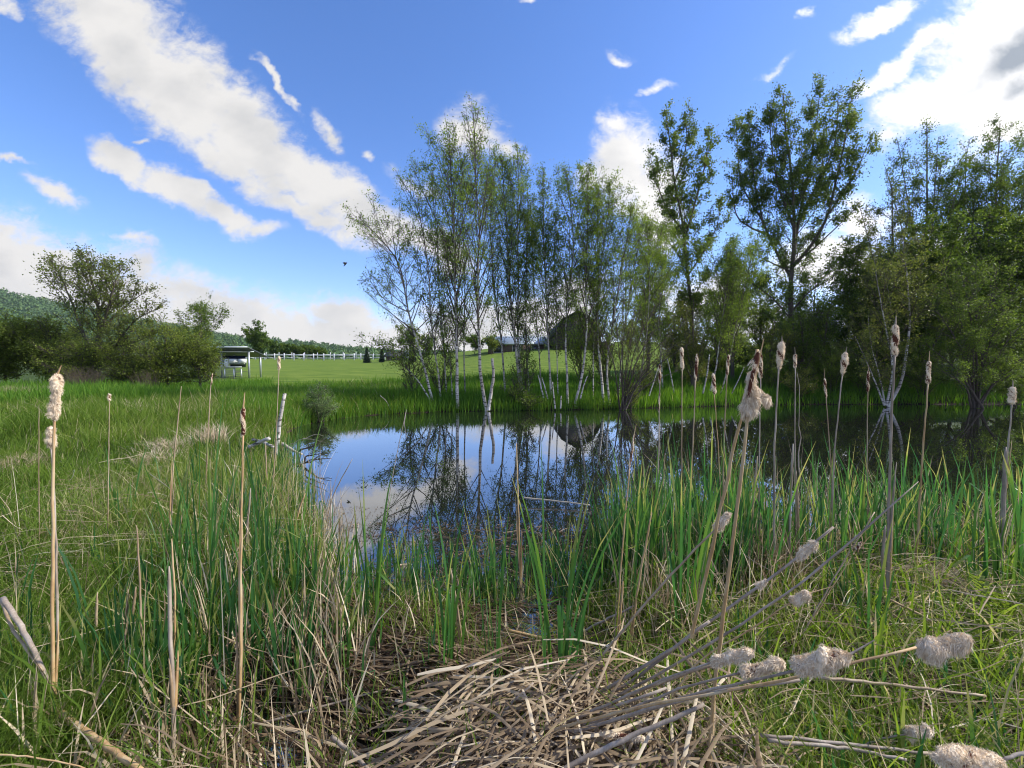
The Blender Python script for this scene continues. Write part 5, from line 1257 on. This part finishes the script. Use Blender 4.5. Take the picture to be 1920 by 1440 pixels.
cattail('tan stalk leaning up behind the torn fluffy head', [(1296, 1195, 1.75), (1316, 1110, 1.72), (1346, 980, 1.68), (1376, 840, 1.64), (1394, 765, 1.6)], 1.7, .0085, None, None, 'stalk_orange', name='dead_stalk', cat='stalk', group='bare dead stalks', rfac=.75)
cattail('brown cattail head directly behind the torn one', [(1424, 1010), (1424, 850), (1426, 710)], 3.5, .007, ((1426, 711), (1427, 664)), (1427, 655), 'stalk_grey', hr=0.0168, brown=.52, lump=.25, nf=350)
cattail('plump cream cattail head bulging to the right, right of the torn one', [(1452, 1030), (1452, 850), (1460, 688)], 3.1, .009, ((1461, 690), (1466, 641)), (1466, 630), 'stalk_grey', hr=0.0286, brown=.2, lump=.45, nf=900, L=.017, shape=[.4, .6, .9, 1.1, .9, .8])
cattail('small cattail head with a thin spike on a doubled grey stem', [(1493, 1020), (1491, 850), (1491, 688)], 3.4, .0065, ((1491, 690), (1491, 664)), (1490, 650), 'stalk_grey', hr=0.0143, brown=.35, lump=.35, nf=300)
twiggy('bare_stalk', 'thin kinked bare stalk against the small spiked cattail', 'stalk', [[(1498, 900, 3.35), (1499, 780, 3.35), (1494, 700, 3.4)]], .005, M['stalk_grey'])
cattail('fluffy cream cattail head bulging to the left, on a curved stem', [(1560, 1060), (1563, 880), (1571, 780), (1580, 700)], 3.2, .0075, ((1580, 701), (1586, 660)), (1588, 650), 'stalk_grey', hr=0.0235, brown=.28, lump=.45, nf=600, L=.015, shape=[.4, .7, 1, 1.1, .8, .7])
cattail('thin brown cattail head with long spike on a leaning pale stem', [(1562, 990), (1558, 880), (1549, 744)], 3.6, .006, ((1549, 745), (1546, 709)), (1545, 690), 'stalk', hr=0.0109, brown=.5, lump=.2, nf=250)
cattail('narrow dark brown cattail head with a thin spike', [(1629, 990), (1626, 850), (1627, 733)], 3.7, .006, ((1627, 735), (1628, 695)), (1629, 684), 'stalk', hr=0.0126, brown=.72, lump=.15, nf=200)
cattail('tallest cattail, its long brown head in front of the white birch stems', [(1664, 1150), (1667, 950), (1671, 800), (1678, 664)], None, .011, ((1678, 666), (1679, 608)), (1680, 592), 'stalk_grey', hr=0.0202, brown=.45, lump=.35, nf=800, L=.014, sheath=True, rfac=.6)
cattail('speckled cream cattail head with tall spike right of the tallest one', [(1716, 1080), (1727, 900), (1740, 718)], 3.3, .009, ((1740, 720), (1742, 677)), (1743, 658), 'stalk_orange', hr=0.0160, brown=.3, lump=.35, nf=500)
cattail('cream cattail head at the right edge above a thick sheath', [(1882, 985), (1889, 860), (1897, 757)], 3.5, .009, ((1897, 758), (1899, 725)), (1899, 712), 'stalk_grey', hr=0.0235, brown=.15, lump=.4, nf=500, L=.014, sheath=True)
cattail('narrow old cattail head on the slanting tan stalk near the centre right', [(1150, 1250), (1163, 1080), (1180, 880)], None, .0065, ((1180, 880), (1189, 815)), (1193, 795), 'stalk_orange', hr=0.0067, brown=.55, lump=.4, nf=200, sheath=True)
# bare standing stalks
for lab, pts, D, r, m_, sh in [
    ('tall bare tan stalk standing alone at the centre of the pond edge', [(977, 1110), (972, 960), (968, 830)], 3.25, .008, 'stalk_orange', True),
    ('thin bare stalk left of the leftmost cattails', [(74, 1040), (73, 900), (73, 760)], None, .004, 'stalk', False),
    ('bare weathered stalk leaning right in the left reeds', [(317, 1060), (323, 900), (340, 724)], 3.6, .0065, 'stalk', True),
    ('thick grey broken stalk in the left foreground', [(326, 1445), (324, 1300), (319, 1180), (317, 1062)], None, .0105, 'stalk_grey', True),
    ('twin tan stalk right of the thick grey broken one', [(322, 1300), (328, 1150), (322, 1010)], None, .006, 'stalk_orange', False),
    ('pale split stalk in the left foreground', [(262, 1290), (264, 1150), (256, 985)], None, .006, 'stalk', False),
    ('short broken brown stalk left of the pale split one', [(236, 1240), (238, 1160), (240, 1105)], None, .010, 'stalk', False),
    ('short broken brown stalk leaning against the pale split one', [(240, 1240), (248, 1160), (255, 1100)], None, .009, 'stalk', False),
    ('stubby dead stalk cluster stem at the left', [(226, 1235), (228, 1170), (228, 1140)], None, .008, 'stalk_grey', False),
    ('grey stalk stub right of the leftmost cattails', [(176, 1255), (180, 1170), (183, 1110)], None, .008, 'stalk', False),
    ('pair of grey stalks rising behind the brown spiked cattail', [(458, 1090), (463, 1000), (470, 915)], 3.4, .010, 'stalk_grey', False),
    ('tan stalk near the waterline left of the small dead bunch', [(503, 1010), (500, 900), (497, 830)], 4.6, .009, 'stalk', False),
    ('slanting brown dead leaf stalk over the water left', [(545, 1000), (560, 960), (572, 925)], 4.0, .012, 'stalk_orange', False),
    ('thin reed leaning right over the open water', [(600, 1010), (625, 930), (661, 860)], 4.0, .006, 'stalk', False),
    ('thin reed tilting right in front of the birch reflection', [(712, 1040), (735, 900), (761, 772)], 3.8, .004, 'stalk_grey', False),
    ('slanting tan stalk right of the narrow old cattail', [(1178, 1235), (1195, 1110), (1222, 960)], 2.45, .008, 'stalk_orange', True),
    ('grey stalk in the middle of the right reeds', [(1246, 1100), (1240, 980), (1247, 850)], 3.5, .006, 'stalk', False),
    ('leaning straw stalk beside the brown tussock', [(1345, 1060), (1362, 960), (1372, 870)], 3.4, .008, 'stalk', False),
    ('tall pale stalk left of the plump cream cattail', [(1403, 1060), (1412, 950), (1420, 855)], 3.3, .009, 'stalk', False),
    ('thick pale broken stalk beside the small spiked cattail', [(1478, 1060), (1482, 950), (1487, 832)], 3.3, .012, 'stalk_grey', False),
    ('brown broken stalk right of the thick pale one', [(1498, 1060), (1496, 960), (1492, 880)], 3.35, .012, 'stalk', False),
    ('short grey broken stalk left of the tallest cattail', [(1658, 1130), (1655, 1050), (1660, 985)], None, .012, 'stalk_grey', False),
    ('bare tan stalk between the two right hand cattails', [(1546, 1110), (1558, 950), (1566, 850)], 3.3, .006, 'stalk', False),
    ('thick pale sheath stump at the right edge', [(1877, 1010), (1882, 930), (1886, 838)], 3.45, .019, 'stalk_grey', False),
    ('dead stalk standing right of the centre fan of leaves', [(1148, 1260), (1160, 1180), (1168, 1090)], None, .009, 'stalk_orange', False),
    ('pale dead stalks bunched beside the white bent leaves', [(868, 1215), (856, 1130), (845, 1065)], None, .009, 'stalk', False),
    ('second stalk of the bunch beside the white bent leaves', [(884, 1230), (868, 1150), (858, 1085)], None, .007, 'stalk', False)]:
    cattail(lab, pts, D, r, None, None, m_, name='dead_stalk', cat='stalk', group='bare dead stalks', sheath=sh, rfac=.75)

# the fallen bundle that fans out of the centre foreground to the right
BN = dict(name='fallen_cattail', cat='fallen cattail', group='fallen cattails fanning out to the right')
cattail('fallen cattail whose small torn head crosses the torn standing one', [(1018, 1362, 1.95), (1140, 1215, 1.9), (1270, 1065, 1.85), (1372, 962, 1.8)], 1.9, .0075, ((1340, 993, 1.81), (1368, 962, 1.8)), None, 'stalk', hr=0.0134, brown=.15, lump=.7, nf=900, L=.018, **BN)
cattail('fallen grey cattail with two shredded heads and a dark bare tip', [(1050, 1350, 1.9), (1180, 1280, 1.85), (1290, 1195, 1.8), (1430, 1095, 1.75), (1490, 1050, 1.72), (1563, 988, 1.7)], 1.8, .0085, ((1495, 1046, 1.72), (1532, 1015, 1.71)), None, 'stalk_grey', hr=0.0134, brown=.1, lump=.7, nf=900, L=.02, extra_heads=(((1422, 1100, 1.75), (1438, 1088, 1.75), dict(hr=0.0101, brown=.1, lump=.5, nf=300)),), **BN)
cattail('long bare fallen stalk reaching farthest up to the right', [(1075, 1345, 1.85), (1250, 1255, 1.8), (1450, 1130, 1.75), (1590, 1020, 1.75), (1722, 903, 1.75)], 1.8, .007, None, None, 'stalk_grey', **BN)
cattail('fallen cattail with the upper small white fluffy head', [(1180, 1330, 1.7), (1300, 1252, 1.7), (1400, 1185, 1.68), (1482, 1130, 1.66)], 1.7, .005, ((1484, 1128, 1.66), (1518, 1112, 1.65)), (1560, 1100, 1.65), 'stalk_orange', hr=0.0160, brown=-.1, lump=.6, nf=900, L=.014, **BN)
cattail('fallen cattail with the white fluffy head nearest the torn standing stalk', [(985, 1385, 1.8), (1120, 1330, 1.65), (1240, 1275, 1.5), (1335, 1242, 1.4)], 1.5, .0065, ((1336, 1240, 1.4), (1412, 1222, 1.36)), None, 'stalk_grey', hr=0.0176, brown=-.2, lump=.3, nf=2000, L=.016, **BN)
cattail('fallen cattail with a shaded tan head behind the big white one', [(990, 1390, 1.8), (1140, 1345, 1.65), (1280, 1290, 1.5), (1388, 1262, 1.42)], 1.5, .0065, ((1388, 1262, 1.42), (1470, 1242, 1.4)), None, 'stalk_grey', hr=0.0176, brown=.2, lump=.7, nf=1800, L=.018, **BN)
cattail('fallen cattail with the biggest blue white fluffy head', [(980, 1400, 1.75), (1120, 1360, 1.6), (1290, 1305, 1.45), (1488, 1258, 1.3)], 1.5, .0075, ((1488, 1252, 1.3), (1592, 1228, 1.26)), (1640, 1200, 1.26), 'stalk_grey', hr=0.0277, brown=.08, lump=.75, nf=4200, L=.013, hang=.5, shape=[.9, 1.15, .95, 1.05, .7, .45], **BN)
cattail('fallen cattail passing under the biggest head to a drooping grey white head', [(1000, 1380, 1.7), (1180, 1330, 1.5), (1440, 1280, 1.35), (1590, 1245, 1.3), (1718, 1214, 1.28)], 1.4, .007, ((1728, 1222, 1.28), (1818, 1196, 1.26)), None, 'stalk_orange', hr=0.0218, brown=.05, lump=.8, nf=3600, L=.018, hang=.9, shape=[.8, 1.45, 1.1, .85, .5], **BN)
cattail('fallen cattail with a brown and white head at the bottom centre', [(905, 1368, 1.75), (1000, 1368, 1.7), (1125, 1375, 1.62)], 1.7, .007, ((1125, 1375, 1.62), (1210, 1385, 1.58)), (1250, 1388, 1.58), 'stalk_grey', hr=0.0126, brown=.35, lump=.3, nf=900, L=.013, **BN)
cattail('small fluffy head sunk in the grass at the lower right', [(1560, 1420, 1.6), (1640, 1390, 1.55), (1700, 1376, 1.5)], 1.5, .005, ((1700, 1376, 1.5), (1745, 1368, 1.48)), None, 'stalk_grey', hr=0.0168, brown=.0, lump=.7, nf=1500, L=.018, **BN)
cattail('large grey white head cut by the bottom edge at the lower right', [(2020, 1390, 1.2), (1940, 1405, 1.2), (1880, 1425, 1.2)], 1.2, .008, ((1752, 1418, 1.2), (1880, 1428, 1.2)), None, 'stalk_grey', hr=0.0244, brown=.05, lump=.7, nf=4200, L=.013, hang=.4, shape=[.5, 1.1, 1, 1.15, .7], **BN)
cattail('thin fallen stalk with a little orange head near the right reeds', [(1440, 1290, 2.3), (1530, 1150, 2.4), (1605, 1030, 2.5)], 2.4, .005, ((1605, 1030, 2.5), (1616, 1016, 2.5)), None, 'stalk_orange', hr=0.0101, brown=.75, lump=.2, nf=120, **BN)
cattail('small fluffy head floating on the near water', [(700, 1068, 3.4), (730, 1064, 3.4), (748, 1061, 3.4)], 3.4, .004, ((744, 1061, 3.4), (771, 1059, 3.4)), None, 'stalk', hr=0.0134, brown=.2, lump=.5, nf=500, L=.018, **BN)
for lab, pts, r, m_ in [
    ('dark red brown seed head lying on the reed mat, left of a pair', [(690, 1208, 2.5), (715, 1228, 2.45)], .02, None),
    ('dark red brown seed head lying on the reed mat, right of a pair', [(742, 1216, 2.5), (775, 1238, 2.45)], .02, None),
    ('rusty seed head at the end of a long thin stalk on the mat', [(858, 1282, 2.2), (892, 1275, 2.2)], .016, None)]:
    A = [P(*p) for p in pts]; root = thing('fallen_seed_head', lab, 'seed head', A[0], 'seed heads lying on the reed mat')
    seed_head(np.array(A), r, '', root, .25, .75, 250, L=.012)
for lab, pts, r, m_ in [
    ('long grey stalk rising across the mat from lower left to the rusty head', [(470, 1362, 1.95), (620, 1320, 2.0), (740, 1290, 2.1), (862, 1280, 2.2)], .006, 'stalk_grey'),
    ('pale thick leaf lying diagonally in the lower left corner', [(98, 1325, 1.75), (160, 1372, 1.6), (215, 1410, 1.5), (270, 1450, 1.42)], .014, 'stalk_orange'),
    ('grey stalk leaning down from the left edge', [(5, 1122, 2.0), (42, 1180, 1.9), (75, 1245, 1.82), (92, 1290, 1.8)], .012, 'stalk_grey'),
    ('thinner tan stalk beside the grey one at the left edge', [(2, 1128, 2.05), (30, 1190, 1.9), (80, 1258, 1.8)], .007, 'stalk'),
    ('thin yellow stem crossing the bottom left corner', [(-20, 1412, 1.3), (80, 1424, 1.3), (190, 1446, 1.3)], .0028, 'stalk_orange'),
    ('kinked tan leaf across the left dead stems', [(230, 1263, 1.95), (262, 1290, 1.9), (302, 1318, 1.85)], .008, 'stalk_orange'),
    ('pale grey leaf blade resting between left dead stems', [(210, 1250, 2.0), (232, 1232, 2.0), (250, 1218, 2.0)], .008, 'stalk_grey'),
    ('tan stalk lying level right of the centre clump', [(944, 1180, 2.65), (1050, 1205, 2.55), (1160, 1240, 2.45), (1270, 1252, 2.4)], .010, 'stalk_orange'),
    ('tan stalk lying behind the leaning tan ones', [(1073, 1151, 2.8), (1160, 1172, 2.7), (1285, 1192, 2.6)], .009, 'stalk_orange'),
    ('broken grey stalk leaning up right behind the fan of leaves', [(1062, 1200, 2.6), (1120, 1170, 2.5), (1188, 1136, 2.45)], .008, 'stalk_grey'),
    ('long straw stem running down right of the tallest cattail', [(1670, 1125, 2.5), (1740, 1160, 2.4), (1800, 1200, 2.3)], .007, 'stalk_orange'),
    ('long grey stem along the bottom right', [(1425, 1378, 1.55), (1560, 1392, 1.5), (1740, 1412, 1.45)], .007, 'stalk_grey'),
    ('second grey stem along the bottom right', [(1440, 1388, 1.5), (1580, 1402, 1.48), (1700, 1425, 1.42)], .007, 'stalk_grey'),
    ('pale dry blade lying right of the biggest fluffy head', [(1540, 1270, 1.75), (1680, 1285, 1.72), (1848, 1305, 1.68)], .007, 'stalk'),
    ('thin bare stalk slanting up from the right grass', [(1500, 1200, 2.3), (1560, 1090, 2.4), (1640, 960, 2.5)], .0045, 'stalk'),
    ('lower grey stalk of the fan ending under the white heads', [(960, 1395, 1.75), (1150, 1350, 1.6), (1330, 1300, 1.5), (1500, 1275, 1.4)], .007, 'stalk_grey'),
    ('reddish stalk in the middle of the fan', [(990, 1378, 1.8), (1140, 1320, 1.7), (1290, 1262, 1.6), (1400, 1230, 1.55)], .006, 'stalk'),
    ('upper grey stalk of the fan', [(1000, 1368, 1.9), (1120, 1300, 1.85), (1235, 1232, 1.8), (1330, 1165, 1.75)], .009, 'stalk_grey'),
    ('stalk of the fan that bends flat to the left of the bundle', [(740, 1335, 2.0), (850, 1352, 1.9), (960, 1362, 1.85), (1100, 1340, 1.75), (1250, 1290, 1.7)], .008, 'stalk_grey'),
    ('grey stalk curving along the mat into the bundle', [(640, 1318, 2.05), (760, 1345, 1.95), (900, 1358, 1.9), (1010, 1350, 1.85)], .009, 'stalk_grey'),
    ('pale stalk curving along the mat above the bundle', [(590, 1305, 2.1), (700, 1325, 2.05), (850, 1340, 2.0), (990, 1335, 1.95)], .008, 'stalk'),
    ('thick grey stalk slanting at the bottom of the bundle', [(1040, 1450, 1.5), (1120, 1410, 1.5), (1210, 1370, 1.5), (1320, 1320, 1.5)], .010, 'stalk_grey'),
    ('grey stalk sticking up left from the bundle', [(880, 1440, 1.7), (930, 1350, 1.75), (1000, 1280, 1.8)], .007, 'stalk_grey'),
    ('thick grey stalk lying to the lower left of the bundle', [(622, 1382, 1.8), (660, 1412, 1.7), (690, 1442, 1.6)], .010, 'stalk_grey'),
    ('grey stalk fanning low from the bundle to the bottom edge', [(960, 1450, 1.5), (1010, 1395, 1.62), (1060, 1350, 1.75)], .008, 'stalk_grey'),
    ('split pale stalk propped over the bundle foot', [(985, 1335, 1.8), (1015, 1350, 1.75), (1045, 1372, 1.7)], .006, 'stalk')]:
    A = np.array([P(*p) for p in pts]); s = smooth_path(A, 16); s[1:-1] += RNG.normal(0, .0015, (14, 3)); g = height(s[:, 0], s[:, 1]); s[:, 2] = np.maximum(s[:, 2], np.maximum(g, 0) + r)
    v, q = tubes(s[None], np.linspace(r, r * .7, 16)[None], 7); o = make_mesh('fallen_stalk', v, [q] + tube_caps(1, 16, 7), M[m_]); tag(o, lab, 'fallen stalk', 'bare fallen stalks in the foreground')

def loose_fluff():
    n = 420; x = RNG.normal(.95, .4, n); y = RNG.normal(1.6, .28, n); z = np.maximum(height(x, y), 0) + RNG.uniform(.02, .2, n)
    c = np.stack([x, y, z], -1); up_ = norm(RNG.normal(size=(n, 3)))
    cc = np.repeat(c, 9, 0) + RNG.normal(0, .004, (n * 9, 3))
    v, q = fibres(cc, np.repeat(up_, 9, 0), n * 9, .014, .0005, np.repeat(up_, 9, 0), .1, .8)
    o = make_mesh('loose_fluff', v, q, M['head'], tint=np.full(len(v), .85)); tag(o, 'wisps of pale cattail fluff caught in the grass below the fallen heads', kind='stuff')
loose_fluff()
# fern-like light green plant at the right
def fern(label, px, by, D, H, n=9):
    g = P(px, by, D); g[2] = hz(g[0], D)
    root = thing('fern_plant', label, 'plant', g, 'light green ferny plants on the right')
    sv, sq, lv, lq, so, lo = [], [], [], [], 0, 0
    for i in range(n):
        az = RNG.uniform(0, 6.28); l = H * RNG.uniform(.6, 1.1); d_ = np.array([math.cos(az), math.sin(az), 0])
        u = np.linspace(0, 1, 9)[:, None]; p = g + d_ * l * .45 * u ** 1.5 + np.array([0, 0, l]) * (u - .15 * u ** 2)
        v, q = tubes(p[None], np.linspace(.003, .001, 9)[None], 4); sv.append(v); sq.append(q + so); so += len(v)
        T = norm(np.gradient(p, axis=0)); sd_ = norm(np.cross(T, [0, 0, 1]))
        for k in range(2, 9):
            for sgn in (-1, 1):
                a = p[k]; ll = l * .22 * (1.15 - k / 9.); e1 = norm(sd_[k] * sgn + T[k] * .6)
                for f_ in (.4, .7, 1):
                    c_ = a + e1 * ll * f_; w_ = .012
                    nrm = norm(np.cross(e1, T[k])); v = np.array([c_ - e1 * w_, c_ + T[k] * w_ * 1.0, c_ + e1 * w_ * 1.6, c_ - T[k] * w_ * 1.0]); lv.append(v); lq.append(np.arange(4)[None] + lo); lo += 4
    make_mesh('stem', np.vstack(sv), np.vstack(sq), M['bright_leaf'], root, tint=np.full(so, .4))
    make_mesh('leaves', np.vstack(lv), np.vstack(lq), M['bright_leaf'], root, tint=RNG.uniform(.5, 1, lo), smooth=False)
fern('ferny light green plant near the right edge, the taller one', 1868, 1175, 2.6, .34)
fern('ferny light green plant lower and left of the taller one', 1838, 1240, 2.3, .24, 7)

# a bird in the sky
def bird():
    D = 45; c = P(648, 495, D); root = thing('bird', 'small dark bird flying in the open sky left of the birches', 'bird', c)
    s = np.array([c + np.array([-.22, 0, -.24]), c + np.array([-.08, 0, -.09]), c + np.array([.06, 0, .07]), c + np.array([.17, 0, .2])]); R = np.array([.02, .07, .075, .02])
    s2 = smooth_path(s, 8); v, q = tubes(s2[None], np.interp(np.linspace(0, 1, 8), [0, .33, .66, 1], R)[None], 8)
    make_mesh('body', v, [q] + tube_caps(1, 8, 8), M['twig'], root)
    for sg in (-1, 1):
        v = np.array([[c[0] - .08, c[1], c[2] - .06], [c[0] + .09, c[1], c[2] + .09], [c[0] + .02, c[1] + sg * .26, c[2] + .13], [c[0] - .18, c[1] + sg * .42, c[2] + .02],
                      [c[0] - .08, c[1], c[2] - .04], [c[0] + .09, c[1], c[2] + .11], [c[0] + .02, c[1] + sg * .26, c[2] + .145], [c[0] - .18, c[1] + sg * .42, c[2] + .03]])
        make_mesh('wing', v, np.array([(0, 1, 2, 3), (7, 6, 5, 4), (0, 4, 5, 1), (1, 5, 6, 2), (2, 6, 7, 3), (3, 7, 4, 0)]), M['twig'], root, smooth=False)
bird()
